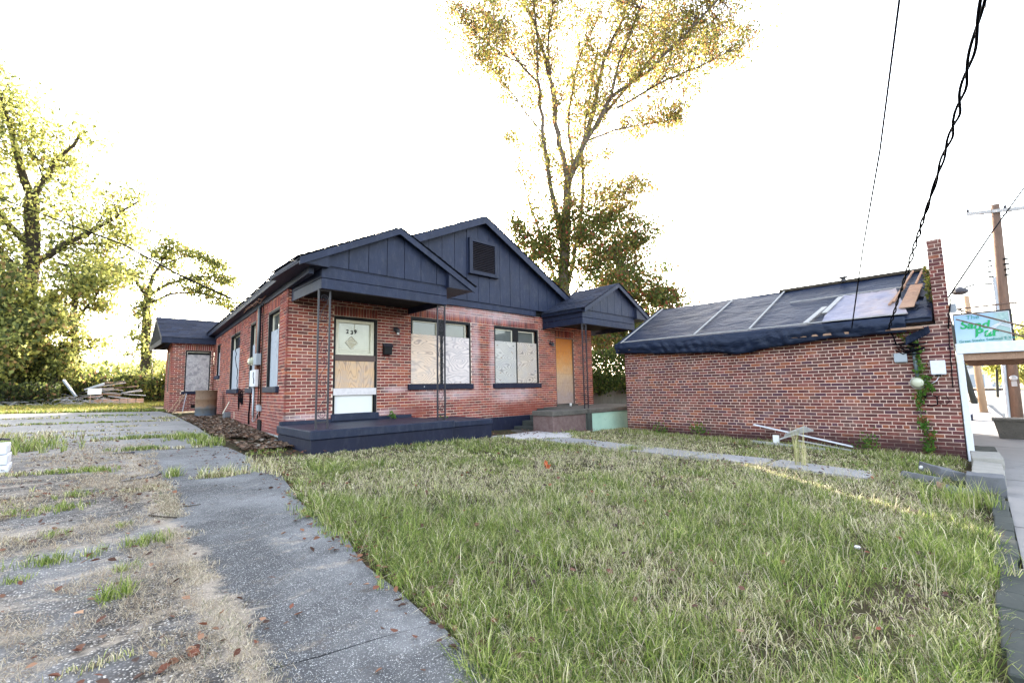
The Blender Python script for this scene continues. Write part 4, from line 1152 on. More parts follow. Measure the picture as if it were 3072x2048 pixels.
roof = MB(); roof.hexa([(XE+.03, .66, ZE2-.12), (XR2, .66, ZR2-.1), (XR2, 7.22, ZR2-.1), (XE+.03, 7.26, ZE2-.12), (XE+.03, .66, ZE2-.04), (XR2, .66, ZR2-.04), (XR2, 7.22, ZR2-.04), (XE+.03, 7.26, ZE2-.04)])
roof.hexa([(XR2, .66, ZR2-.1), (16.9, .66, .95), (16.9, 7.22, .95), (XR2, 7.22, ZR2-.1), (XR2, .66, ZR2-.04), (16.9, .66, 1.0), (16.9, 7.22, 1.0), (XR2, 7.22, ZR2-.04)])
roof = roof.build("roof_deck", M['tarp'], shop)
sheet("tarp", (XE, 7.2, ZE2), (XE, .67, ZE2-.04), (XR2+.02, 7.2, ZR2), (XR2+.02, .67, ZR2+.01), 90, 40, .022, M['tarp'], shop, 1, .45)
sheet("tarp", (XR2, 7.2, ZR2), (XR2, .8, ZR2), (16.9, 7.2, 1.02), (16.9, .8, 1.02), 40, 20, .02, M['tarp'], shop, 2, .6)
# drooping lip of the tarp over the eave
def lip():
    n, k = 150, 9
    Y_ = np.linspace(7.32, 1.02, n)
    lowz = np.interp(Y_, [.9, 1.3, 2.4, 2.55, 3.3, 3.75, 4.05, 4.5, 5.6, 6.6, 7.32], [.90, .885, .87, .84, .78, .70, .67, .76, .80, .87, .94])
    lowz = lowz + (fbm(Y_, Y_*0, .35, 3)-.5)*.03
    V = []
    for i, y in enumerate(Y_):
        for j in range(k):
            t_ = j/(k-1)
            z = ZE2+.01*(1-t_)+(lowz[i]-ZE2)*t_
            belly = -.01*math.sin(math.pi*t_)+.05*t_
            fold = -.035*abs(math.sin(y*9+3*math.sin(y*2.3)+t_*2))*min(1, t_*2)*noise2(np.array([y]), np.array([0.]), .5, 3)[0]+(noise2(np.array([y*1.0]), np.array([t_*.5+y*.3]), .09, 2)[0]-.5)*.06*min(1, t_*3)+(noise2(np.array([y]), np.array([t_*.2]), .4, 1)[0]-.5)*.07*min(1, t_*2)
            x = XE-belly+fold+(.12*t_*t_ if t_ > .6 else 0)
            V.append((x, y, z))
    V = np.array(V); m_ = k; i = np.arange((n-1)*(m_-1)); r_ = i//(m_-1); c = i % (m_-1); a = r_*m_+c
    T = np.stack([a, a+m_, a+m_+1, a+1], 1)
    o = np_mesh("tarp_edge", V, T, M['tarp'], parent=shop, smooth=True)
    md = o.modifiers.new("solid", 'SOLIDIFY'); md.thickness = .012
lip()
m = MB(); m.hexa([(XE+.02, 7.3, .98), (XB-.01, 7.3, .98), (XB-.01, .8, .93), (XE+.02, .8, .93), (XE+.02, 7.3, 1.02), (XB-.01, 7.3, 1.02), (XB-.01, .8, .97), (XE+.02, .8, .97)]); m.build("soffit", M['wood_brown'], shop)
m = MB(); m.prism([(XE-.04, 7.22, ZE2-.26), (XB+.05, 7.22, ZE2-.26), (XR2, 7.22, ZR2-.15), (XR2, 7.22, ZR2+.01), (XE, 7.22, ZE2+.01)], (0, .05, 0)); m.build("tarp_end", M['tarp'], shop)
def rp(u, y, h=.03):     # point on the shop roof: u 0 eave .. 1 ridge
    return (XE+(XR2-XE)*u, y, ZE2+(ZR2-ZE2)*u+h)
for y0, y1, u0, u1 in ((7.12, 7.12, .0, 1.0), (5.05, 4.9, .04, .93), (3.75, 3.6, .04, .98)):
    m = MB(); m.bar(rp(u0, y0), rp(u1, y1), .034, .02, (0, 0, 1)); m.build("roof_batten", M['wood_grey'], shop)
m = MB(); m.bar(rp(.015, 7.1), rp(.03, 1.0), .03, .02); m.build("eave_batten", M['wood_grey'], shop)
m = MB(); m.bar(rp(.6, 3.25, .03), rp(.62, 1.1, .03), .03, .02); m.build("roof_batten", M['wood_grey'], shop)
for y0, y1, u0, u1 in ((2.62, 2.42, .02, .34), (2.36, 2.2, .2, .55)):
    m = MB(); m.bar(rp(u0, y0, .05), rp(u1, y1, .05), .10, .02); m.build("roof_board", M['wood_grey'], shop)
sheet("grey_sheet", rp(.03, 2.35, .035), rp(.03, .98, .035), rp(.58, 2.22, .035), rp(.60, 1.25, .035), 60, 30, .03, M['tarp_grey'], shop, 5, .22)
m = MB(); m.hexa([rp(.12, 1.12, .05), rp(.12, .90, .05), rp(.6, .82, .05), rp(.6, 1.02, .05), rp(.12, 1.12, .065), rp(.12, .90, .065), rp(.6, .82, .065), rp(.6, 1.02, .065)]); m.build("patch_board", M['wood_brown'], shop, label="pale warped board nailed on the roof beside the parapet")
for y0, y1, u0, u1 in ((1.22, 1.02, .25, .97), (1.28, 1.10, .2, .6), (.93, .86, .6, .97)):
    m = MB(); m.bar(rp(u0, y0, .07), rp(u1, y1, .06), .035, .03); m.build("roof_strip", M['wood_brown'], shop)
m = MB(); m.bar((13.5, 3.72, 2.43), (13.5, .8, 2.44), .16, .07); m.build("ridge_cap", M['bark_dark'], shop)
m = MB()
for k in range(12):
    y = .70+random.uniform(0, .2); u = k/11
    p = Vector(rp(u*.9, y, .06)); m._add([p+Vector((random.uniform(-.1, .1), random.uniform(-.08, .08), random.uniform(-.03, .1))) for _ in range(4)], [(0, 1, 2), (1, 2, 3)])
for k in range(8):
    p = Vector((11.08, .72+.04*k, .98-.02*k)); m._add([p, p+Vector((.02, .05, -.05)), p+Vector((-.03, -.02, -.13)), p+Vector((.0, .06, -.2))], [(0, 1, 2), (1, 2, 3)])
m.build("torn_tarp_edge", M['tarp'], shop, kind='stuff')
m = MB(); m.lathe((13.4, 2.3, 2.42), [(.05, 0), (.05, .09), (.09, .09), (.09, .12)], 10); m.build("roof_vent", M['iron'], shop)
# canopy over the sidewalk
can = MB(); can.box(11.31, 17.5, -.93, .40, .56, .60); can = can.build("canopy", M['white_paint'], shop)
m = MB(); m.box(11.29, 11.335, -.95, .41, .445, .625); m.box(11.33, 17.5, -.95, -.90, .445, .625); m.build("canopy_fascia", M['white_paint'], can, bevel=.006)
for x in (11.36, 12.6, 13.9, 15.2, 16.5): 
    m = MB(); m.box(x, x+.05, -.9, .39, .325, .555); m.build("canopy_joist", M['wood_brown'], can)
m = MB(); m.box(11.42, 17.45, -.88, .38, .40, .415); m.build("canopy_soffit", M['wood_brown'], can)
for x, zt in ((11.42, 1.285), (13.5, 1.27), (16.2, 1.28)):
    m = MB(); m.tube([(x, .40+.05*(x-XB)*.3, zt), (x, -.88, .63)], .014, 6); m.build("tie_rod", M['pole'], can)
m = MB(); m.box(11.35, 11.45, .34, .425, 1.20, 1.36); m.build("rod_bracket", M['grey_box'], can)

# sign of the bar
sgn = empty("hanging_sign", (16, .07, .7), "painted blue and green bar sign above the white canopy edge", "sign")
m = MB(); m.box(16.03, 16.08, -.43, .57, .68, 1.63); m.build("panel_back", M['iron'], sgn)
m = MB(); m.box(16.0, 16.03, -.405, .55, .70, 1.605); m.build("sign_panel", M['sign'], sgn)
m = MB(); m.box(15.99, 16.04, -.445, -.405, .68, 1.64); m.box(15.99, 16.04, -.405, .57, 1.605, 1.64); m.build("sign_frame", M['black'], sgn)
m = MB(); m.box(15.992, 15.999, -.403, -.392, .70, 1.60); m.box(15.992, 15.999, -.39, .55, 1.592, 1.602); m.build("sign_line", M['white_paint'], sgn)
place_text("The", .15, (15.995, .34, 1.475), M['sign_teal'], sgn, (0, -1, 0), shear=.1)
place_text("Sand", .27, (15.994, .46, 1.255), M['sign_green'], sgn, (0, -1, 0), shear=.15, off=.008, tilt=R(-3))
place_text("Bar", .30, (15.993, .22, 1.015), M['sign_green'], sgn, (0, -1, 0), shear=.15, off=.010, tilt=R(3))
place_text("Great Steaks Seafood 2 You!", .086, (15.992, .50, .905), M['sign_teal'], sgn, (0, -1, 0), tilt=R(2), off=.001)
m = MB(); rs = random.Random(3)
for k in range(9):
    y = -.08-.03*k; m.tube([(15.993, y+.1, 1.05+.03*k), (15.993, y, 1.25+.02*k), (15.993, y-.12, 1.32-.02*k)], .006, 4)
m.build("palm_drawing", M['white_paint'], sgn)
m = MB(); m.tube([(16.0, .55, 1.76), (16.0, -.55, 1.78)], .02, 6); m.tube([(16, .4, 1.63), (16, .4, 1.85)], .012, 5); m.tube([(16, -.2, 1.63), (16, -.2, 1.78)], .01, 5); m.build("sign_bracket", M['pole'], sgn)

# utilities on the shop wall
def grey_box(name, y0, y1, z0, z1, lab, mat='grey_box', lid=True):
    r_ = empty(name, (11.2, (y0+y1)/2, z0), lab, "utility box")
    m = MB(); m.box(11.15, 11.25, y0, y1, z0, z1); m.build("case", M[mat], r_, bevel=.008)
    m = MB(); m.box(11.135, 11.15, y0-.008, y1+.008, z0+.01, z1+.008); m.build("lid", M[mat], r_, bevel=.006)
    return r_
grey_box("breaker_box", 1.07, 1.245, .33, .50, "blue grey metal box under the shop eave beside the vertical conduit")
gb = grey_box("telephone_box", .565, .75, .085, .335, "light grey plastic box on the brick between the ivy and the shop corner", 'white_paint')
m = MB(); m.box(11.14, 11.2, .63, .69, .06, .09); m.build("latch", M['dark'], gb)
r = empty("shop_meter", (11.2, .95, -.15), "oval electric meter below the conduit on the shop wall", "electric meter")
m = MB(); m.lathe((11.24, .955, -.05), [(.105, 0), (.105, -.05), (.09, -.06), (.085, -.11), (.06, -.13)], 22, 'x'); m.build("meter_glass", M['meter_glass'], r, smooth=True)
m = MB(); m.lathe((11.235, .955, -.05), [(.115, 0), (.115, -.03)], 22, 'x'); m.build("meter_ring", M['alu'], r)
m = MB(); m.tube([(11.2, .965, .58), (11.2, .96, .3), (11.2, .95, .06)], .032, 10); tag(m.build("meter_conduit", M['grey_pipe'], smooth=True), "thick vertical grey conduit above the oval meter", "conduit")
m = MB(); m.tube([(11.19, .86, -.10), (11.19, .87, -.30), (11.19, .92, -.44), (11.19, .8, -.47), (11.19, .72, -.44), (11.19, .72, -.30), (11.19, .8, -.28), (11.19, .92, -.30)], .012, 6); m.tube([(11.19, .72, -.3), (11.19, .60, -.28), (11.19, .56, -.38), (11.19, .62, -.46), (11.19, .7, -.42)], .006, 5)
tag(m.build("coiled_wire", M['cable'], smooth=True), "coil of black wire hanging on the shop wall below the light grey box", "wire")
m = MB(); m.tube([(11.2, .66, .06), (11.18, .70, -.02), (11.19, .78, -.08)], .006, 5); tag(m.build("white_wire", M['white_paint'], smooth=True), "short white wire curving from the light grey box", "wire")
m = MB()
for k in range(14):
    y = 1.15+random.uniform(-.15, .15); z = .62+random.uniform(-.1, .08)
    m.tube([(11.15, y, z), (11.08+random.uniform(0, .1), y-.1, z-.04+random.uniform(-.05, .05)), (11.15, y-.25, z-.06*random.random())], .012, 5)
m.tube([(11.1, 1.27, .95), (11.1, 1.22, .82), (11.12, 1.2, .68)], .012, 5)
tag(m.build("service_entry_wires", M['cable'], smooth=True), "black knot of service wires where the twisted cable meets the shop", "wire")
wavy((11.23, .40, 1.44), (11.235, .47, .9), 4, .005, .012, M['cable'], "corner_wire", "upper black wire running down the parapet pier of the shop", "wire")
wavy((11.23, .47, .85), (11.235, .50, -.15), 8, .006, .008, M['cable'], "corner_wire", "lower thin black wire down the brick near the shop corner", "wire")

# overhead cables on the right
c2 = [(11.02, 1.27, .95), (8.654, .778, 1.407), (6.943, .429, 1.72), (5.769, .185, 1.934), (4.958, .016, 2.082), (4.325, -.088, 2.206), (3.867, -.161, 2.295), (2.9, -.32, 2.5), (1.2, -.6, 2.9)]
def twisted(pts, r0, strands, pitch, rad):
    pts = [Vector(p) for p in pts]; dense = []
    for a, b_ in zip(pts[:-1], pts[1:]):
        n = max(2, int((b_-a).length/.035))
        dense += [a.lerp(b_, i/n) for i in range(n)]
    dense.append(pts[-1])
    m = MB()
    for s_ in range(strands):
        out = []; L_ = 0
        for i, p in enumerate(dense):
            if i: L_ += (p-dense[i-1]).length
            d_ = (dense[min(i+1, len(dense)-1)]-dense[max(i-1, 0)]).normalized()
            u = d_.cross(Vector((0, 0, 1))).normalized(); v = u.cross(d_)
            a = 2*math.pi*(L_/pitch+s_/strands)+.6*math.sin(L_*3)
            rr_ = r0*(1+.35*math.sin(L_*2.1+s_))
            out.append(p+(u*math.cos(a)+v*math.sin(a))*rr_)
        m.tube(out, rad, 5)
    return m
tag(twisted(c2, .0125, 2, .74, .0098).build("twisted_service_cable", M['cable'], smooth=True), "thick twisted black service cable descending to the shop eave", "cable")
m = MB(); m.tube([(11.02, 1.84, 1.0), (9.029, 1.25, 2.149), (7.427, .754, 3.0), (5.837, .318, 3.85), (4.2, -.1, 4.7), (2, -.7, 5.9)], .011, 6); tag(m.build("guy_cable", M['cable'], smooth=True), "single straight black cable left of the twisted one", "cable")
m = MB(); m.tube([(25, -.5, 5.0), (13.1, -.336, 5.903), (10.32, -.459, 6.106), (2, -.9, 7)], .008, 5); tag(m.build("high_wire", M['alu'], smooth=True), "very thin pale wire at the top right of the sky", "cable")
m = MB(); m.tube([(11.2, .42, 1.46), (13.5, -.25, 3.0), (15.4, -.86, 4.3), (18, -1.7, 6.1)], .014, 6); tag(m.build("pier_cable", M['cable'], smooth=True), "black cable rising right from the shop's brick pier", "cable")
m = MB(); m.tube([(21.1, -.38, 1.9), (26, -1.3, 3.4)], .012, 5); tag(m.build("low_wire", M['cable']), "short wire sloping up right behind the bar sign", "cable")
m = MB(); m.tube([(15.2, 6.2, 1.2), (15.2, 6.25, 4.02)], .012, 6); m.tube([(13.6, 5.62, 2.3), (13.6, 5.6, 3.63)], .011, 6)
m = MB(); m.tube([(13.6, 5.64, 2.2), (13.6, 5.6, 3.63)], .011, 6); tag(m.build("antenna_mast", M['pole']), "bare vertical rod standing on the tarped roof ridge", "antenna")

# utility poles and street
r = empty("utility_pole", (21.1, -.38, -1.6), "tall brown utility pole with one crossarm and a street light", "utility pole")
m = MB(); m.tube([(21.1, -.38, -1.7), (21.1, -.43, 2.0), (21.1, -.535, 5.56)], [.17, .145, .105], 14); m.build("shaft", M['pole'], r, smooth=True)
m = MB(); m.bar((21.0, .13, 5.42), (21.0, -1.5, 5.20), .09, .1); m.build("crossarm", M['wood_grey'], r)
m = MB(); m.bar((21.0, -.13, 5.36), (21.05, -.5, 5.15), .02, .03); m.bar((21.0, -.95, 5.27), (21.05, -.56, 5.12), .02, .03); m.build("crossarm_brace", M['alu'], r)
for y, z in ((.09, 5.47), (-.74, 5.35), (-1.38, 5.27)):
    m = MB(); m.lathe((21.0, y, z), [(.02, 0), (.05, .03), (.03, .06), (.045, .09), (.01, .11)], 10); m.build("insulator", M['iron'], r)
for k in range(4):
    for sg in (-1, 1):
        m = MB(); m.bar((21.0, -.43+sg*.12, 3.75-k*.17), (21.0, -.43+sg*.24, 3.75-k*.17), .05, .05); m.build("rack_insulator", M['dark'], r)
m = MB(); m.tube([(21.0, -.3, 3.0), (20.95, .15, 3.05), (20.9, .38, 2.98)], .025, 6); m.lathe((20.9, .5, 2.82), [(.05, .2), (.2, .1), (.22, .02), (.12, -.05)], 14); m.build("street_light", M['iron'], r)
m = MB(); m.tube([(20.95, -.22, -1.6), (20.95, -.28, 1.2), (20.95, -.30, 3.2)], .05, 8); m.build("riser_conduit", M['grey_box'], r)
m = MB(); m.lathe((20.9, -.44, .0), [(.09, 0), (.09, -.06), (.06, -.1)], 14, 'x'); m.box(20.88, 20.95, -.50, -.38, -.25, -.09); m.build("pole_meter", M['alu'], r)
m = MB(); m.tube([(31, .417, -1.65), (31, .548, 4.0)], [.15, .11], 12); tag(m.build("tan_pole", M['pole_tan'], smooth=True), "pale tan wooden pole standing on the far pavement under the canopy", "pole")
m = MB(); m.tube([(41, .915, -1.65), (41, 1.28, 1.15), (41, 1.8, 5.0)], [.16, .15, .13], 12); tag(m.build("dark_pole", M['pole_dark'], smooth=True), "dark leaning pole beyond the pale tan pole", "pole")
m = MB(); m.tube([(60, -.157, -1.7), (60, -.302, .8)], .1, 8); tag(m.build("thin_post", M['pole_dark']), "thin dark post across the street before the yellow trees", "post")
m = MB(); m.tube([(48, 1.25, -1.7), (48, 1.55, 3.6)], .1, 8); tag(m.build("grey_post", M['wood_grey']), "slim grey post between dark leaning pole and tan pole, farther back", "post")
r = empty("planter", (16.4, -.18, -1.46), "square brown concrete planter at the foot of the big utility pole", "planter")
m = MB(); x0, x1, y0, y1 = 16.1, 16.7, -.5, .08
m.hexa([(x0+.07, y0+.07, -1.44), (x1-.07, y0+.07, -1.44), (x1-.07, y1-.07, -1.44), (x0+.07, y1-.07, -1.44), (x0, y0, -1.02), (x1, y0, -1.02), (x1, y1, -1.02), (x0, y1, -1.02)]); m.build("tub", M['landing'], r, bevel=.01)
m = MB(); m.box(x0-.03, x1+.03, y0-.03, y1+.03, -1.02, -.96); m.build("rim", M['landing'], r, bevel=.01)
m = MB(); m.box(23.5, 24.3, .62, .95, -1.5, -1.28); tag(m.build("kerb_block", M['navy_slab'], bevel=.02), "small dark blue block on the verge past the white corner post", "block")
# far building across the street
r = empty("far_building", (92, 1.5, -1), "distant white building with grey doors beyond the street", "building")
m = MB(); m.box(88, 100, -2.0, 6, -1.2, 1.6); m.build("wall", M['white_paint'], r)
m = MB(); m.box(87.6, 100.4, -2.4, 6.4, 1.6, 1.85); m.build("roof", M['grey_box'], r)
for y in (-.1, -.75, -1.35, 1.0, 1.9):
    m = MB(); m.box(87.96, 87.999, y-.2, y+.2, -1.1, .6); m.build("door", M['grey_box'], r)

# ------------------------------------------------------------------ blocks, rubble, ladder boards by the shop
def block(name, c, s_, rot, mat, lab, cat, tilt=0.0):
    o = MB(); nx = max(2, int(s_[0]/.09)); ny = 3; nz = 2; V = {}
    import itertools
    for i, j, k in itertools.product(range(nx+1), range(ny+1), range(nz+1)):
        if 0 < i < nx and 0 < j < ny and 0 < k < nz: continue
        e = .009 if (i in (0, nx))+(j in (0, ny))+(k in (0, nz)) > 1 else .004
        V[i, j, k] = len(V); cx_ = 1-(.03 if (i in (0, nx))+(j in (0, ny))+(k in (0, nz)) > 2 else 0)
        o.v.append(((i/nx-.5)*s_[0]*cx_+random.uniform(-e, e), (j/ny-.5)*s_[1]*cx_+random.uniform(-e, e), k/nz*s_[2]+random.uniform(-e, e))); o.c.append((1, 1, 1))
    F = []
    for i, j in itertools.product(range(nx), range(ny)):
        for k in (0, nz): F.append([V[i, j, k], V[i+1, j, k], V[i+1, j+1, k], V[i, j+1, k]][::1 if k else -1])
    for i, k in itertools.product(range(nx), range(nz)):
        for j in (0, ny): F.append([V[i, j, k], V[i+1, j, k], V[i+1, j, k+1], V[i, j, k+1]][::-1 if j else 1])
    for j, k in itertools.product(range(ny), range(nz)):
        for i in (0, nx): F.append([V[i, j, k], V[i, j+1, k], V[i, j+1, k+1], V[i, j, k+1]][::1 if i else -1])
    o.f = [tuple(f_) for f_ in F]; o.mi = [0]*len(F)
    ob = o.build(name, M[mat], bevel=.006, org=(0, 0, 0)); ob.location = c; ob.rotation_euler = (tilt, random.uniform(-.04, .04), rot)
    return tag(ob, lab, cat, "blocks and rubble at the shop corner")
block("stone_slab", (12.1, .22, -1.42), (1.5, .30, .14), .02, 'step', "dark flat stone step against the white corner post", "stone")
block("concrete_block", (10.55, .18, -1.40), (.75, .34, .20), .05, 'block_pale', "pale weathered block in front of the dark stone step", "block")
block("concrete_block", (9.25, .16, -1.39), (1.3, .30, .16), .02, 'block_pale', "long grey-white block between the lawn edge and sidewalk", "block")
block("concrete_block", (8.0, .17, -1.39), (.28, .33, .24), .0, 'block', "upright dark grey block nearest the sidewalk corner", "block")
block("concrete_block", (8.95, .62, -1.37), (.55, .33, .13), .5, 'block', "tilted grey block half buried in the grass", "block", .25)
block("rubble_stone", (8.2, .78, -1.36), (.42, .16, .11), 1.0, 'block', "dark broken stone lying left of the tilted grey block", "stone", .2)
block("rubble_stone", (7.9, .55, -1.36), (.14, .1, .07), .4, 'wood_brown', "small orange-brown brick piece among the dark stones", "stone", .3)
block("rubble_stone", (8.35, .40, -1.37), (.4, .15, .09), .2, 'step', "flat dark stone under the long grey-white block", "stone", -.15)
block("rubble_stone", (7.62, .40, -1.37), (.22, .14, .1), .9, 'block', "broken grey stone beside the green weeds", "stone", .3)
be = empty("brick_edging", (5.2, .06, -1.36), "row of dark old edging bricks between lawn and sidewalk", "edging")
for k in range(16):
    x = 3.0+k*.29; m = MB(); yy = .02+.012*(x-3)+random.uniform(-.015, .015); zz_ = G(x, 0)-.02
    m.box(x, x+.284, yy-.06, yy+.06, zz_-.05, zz_+.075+random.uniform(-.015, .01)); m.build("brick", M['step'], be, bevel=.008)
m = MB(); m.bar((11.02, 3.78, -.92), (11.02, 1.98, -1.27), .02, .1, (1, 0, 0)); ld = m.build("metal_rail", M['white_paint'], bevel=.004); tag(ld, "long pale perforated rail leaning against the shop wall", "rail")
m = MB()
for t_ in (.15, .3, .45, .62, .75, .88): 
    p = Vector((11.0, 3.78, -.92)).lerp(Vector((11.0, 1.98, -1.27)), t_); m.lathe(p, [(.012, .0), (.012, -.018)], 8, 'x')
m.build("rail_holes", M['dark'], ld)
m = MB(); m.bar((10.9, 2.9, -1.2), (10.9, 2.0, -1.33), .02, .05, (1, 0, 0)); tag(m.build("thin_board", M['wood_grey']), "thin pale board under the perforated rail's lower end", "board")
m = MB(); m.bar((10.8, 3.75, -1.27), (10.75, 2.4, -1.33), .06, .05); tag(m.build("grey_board", M['wood_grey']), "grey board flat on the ground below the leaning rail", "board")
m = MB()
for k in range(5): m.bar((10.93-.02*k, 3.15-.02*k, -1.12+.015*k), (10.95-.02*k, 2.62+.03*k, -.98+.02*k), .035, .03)
m.bar((10.9, 3.25, -1.2), (10.93, 2.8, -1.02), .03, .03)
tag(m.build("wood_scraps", M['wood_grey']), "bundle of weathered wood scraps resting across the leaning rail", "wood")
m = MB(); m.box(10.93, 10.96, 3.26, 3.38, -1.28, -1.12); tag(m.build("white_tag", M['white_panel']), "small white tag by the wall left of the wood scraps", "tag")
m = MB(); m.box(12.3, 12.75, 8.2, 8.55, -1.42, -1.2); m.box(12.25, 12.8, 8.15, 8.3, -1.2, -1.12)
tag(m.build("white_rubble", M['block_pale'], bevel=.02), "broken white block between the mint green landing and the shop", "rubble")

# fence behind the gap, overgrown
fe = empty("board_fence", (16, 11.4, -1.3), "dark board fence overgrown with ivy in the gap between house and shop", "fence")
for k in range(30):
    x = 13.3+k*.2; m = MB(); y = 11.2+.02*k; z = G(13, 11); m.box(x, x+.185, y, y+.02, z-.1, z+1.75+random.uniform(-.04, .04)); m.build("board", M['fence'], fe)

# ------------------------------------------------------------------ leaves and trees
def leaves(name, C, size, cols, mat, parent=None, org=None, kind=None, flat=0.0, asp=.6):
    """C (N,3) centres -> one folded rhombic leaf each"""
    N = len(C)
    a = rng.random(N)*2*np.pi; e = (rng.random(N)-.5)*np.pi*(1-flat)
    d = np.stack([np.cos(a)*np.cos(e), np.sin(a)*np.cos(e), np.sin(e)], 1)
    r_ = rng.normal(size=(N, 3)); r_[:, 2] *= (1-flat)
    if flat: r_ = np.cross(np.tile([0, 0, 1.0], (N, 1))+rng.normal(size=(N, 3))*.25, d)
    s = r_-(r_*d).sum(1)[:, None]*d; s /= np.linalg.norm(s, axis=1)[:, None]+1e-9
    n = np.cross(d, s)
    L_ = size*(.6+.8*rng.random(N)); L_ = L_[:, None]
    A = C-d*L_*.5; B = C+s*L_*asp*.5+n*L_*.10; D = C-s*L_*asp*.5+n*L_*.10; E_ = C+d*L_*.5
    V = np.stack([A, B, E_, D], 1).reshape(-1, 3)
    i = np.arange(N)*4
    T = np.concatenate([np.stack([i, i+1, i+2], 1), np.stack([i, i+2, i+3], 1)], 0)
    c = np.repeat(cols, 4, axis=0)
    return np_mesh(name, V, T, mat, c, parent=parent, org=org, kind=kind)
def leaf6(name, C, size, cols, mat, tilt=.3):
    """fallen leaves: six-sided, folded along the midrib and lying roughly flat"""
    N = len(C); a = rng.random(N)*2*np.pi
    n = np.stack([rng.normal(size=N)*tilt, rng.normal(size=N)*tilt, np.ones(N)], 1); n /= np.linalg.norm(n, axis=1)[:, None]
    d = np.stack([np.cos(a), np.sin(a), np.zeros(N)], 1); d -= (d*n).sum(1)[:, None]*n; d /= np.linalg.norm(d, axis=1)[:, None]; s = np.cross(n, d)
    L_ = (size*(.45+.9*rng.random(N)))[:, None]; w = L_*(.28+.14*rng.random((N, 1))); cu = L_*(.05+.2*rng.random((N, 1)))
    B = C-d*L_*.5; T_ = C+d*L_*.5+n*cu*.8; m1 = C-d*L_*.12; m2 = C+d*L_*.22+n*cu*.2
    V = np.stack([B, m1+s*w+n*cu, m2+s*w*.75+n*cu*.9, T_, m2-s*w*.75+n*cu*.8, m1-s*w+n*cu*.9, m1, m2], 1).reshape(-1, 3); i = np.arange(N)*8
    F = [(0, 6, 1), (0, 5, 6), (1, 6, 7), (1, 7, 2), (5, 7, 6), (5, 4, 7), (2, 7, 3), (4, 3, 7)]
    T = np.concatenate([np.stack([i+q for q in f], 1) for f in F], 0)
    return np_mesh(name, V, T, mat, np.repeat(cols, 8, axis=0), kind='stuff')
def pick(N, pal, wts, var=.25):
    pal = np.array(pal); k = rng.choice(len(pal), N, p=np.array(wts)/sum(wts))
    c = pal[k]*(1+(rng.random((N, 1))-.5)*2*var)
    return np.clip(c, 0, 1)

def grow(limbs, n_side, side_len, twig_n, twig_len, up=.35, r_side=.035, minr=.006, spread=1.0, start=.25):
    """returns bark MB and array of twig sample points"""
    mb = MB(); pts = []
    def poly(p0, d, L_, k, wob, lift):
        out = [p0]; p = p0.copy(); dd = d.normalized()
        for i in range(k):
            dd = (dd+Vector((random.gauss(0, wob), random.gauss(0, wob), random.gauss(0, wob)+lift))).normalized()
            p = p+dd*L_/k; out.append(p.copy())
        return out
    for lm in limbs:
        P = [Vector(q) for q in lm['p']]; r0, r1 = lm['r']
        # densify with wobble
        D = []
        for a, b_ in zip(P[:-1], P[1:]):
            n = max(1, int((b_-a).length/.7))
            for i in range(n):
                q = a.lerp(b_, i/n)
                if D: q = q+Vector((random.gauss(0, .04), random.gauss(0, .04), 0))
                D.append(q)
        D.append(P[-1]); k = len(D)
        mb.tube(D, [r0+(r1-r0)*i/(k-1) for i in range(k)], 8 if r0 > .1 else 6)
        ns = lm.get('n', n_side); L0 = lm.get('L', side_len); st_ = lm.get('s', start)
        for j in range(ns):
            t_ = st_+(1-st_)*(j+random.random())/ns; i = min(k-2, int(t_*(k-1))); q = D[i].lerp(D[i+1], t_*(k-1)-i)
            ax = (D[i+1]-D[i]).normalized()
            side = Vector((random.gauss(0, 1), random.gauss(0, 1), random.gauss(0, .35))); side = (side-ax*side.dot(ax)).normalized()
            d_ = (ax*.55+side*spread+Vector((0, 0, up)))
            L1 = L0*(1-.45*t_)*random.uniform(.6, 1.25)
            br = poly(q, d_, L1, 5, .16, .03)
            rr_ = r_side*(.5+.7*(1-t_)); mb.tube(br, [rr_*(1-.8*m_/5)+minr for m_ in range(6)], 5, cap=False)
            for w_ in range(twig_n):
                u = random.uniform(.25, 1); ii = min(4, int(u*5)); q2 = br[ii].lerp(br[ii+1], u*5-ii)
                tw = poly(q2, Vector((random.gauss(0, 1), random.gauss(0, 1), random.gauss(.15, .6))), twig_len*random.uniform(.5, 1.2), 3, .25, .0)
                mb.tube(tw, [minr, minr*.8, minr*.6, minr*.4], 3, cap=False)
                for q3 in tw[1:]: pts.append(tuple(q3))
                pts.append(tuple(tw[2].lerp(tw[3], .5)))
            pts.append(tuple(br[-1])); pts.append(tuple(br[-2]))
    return mb, np.array(pts)

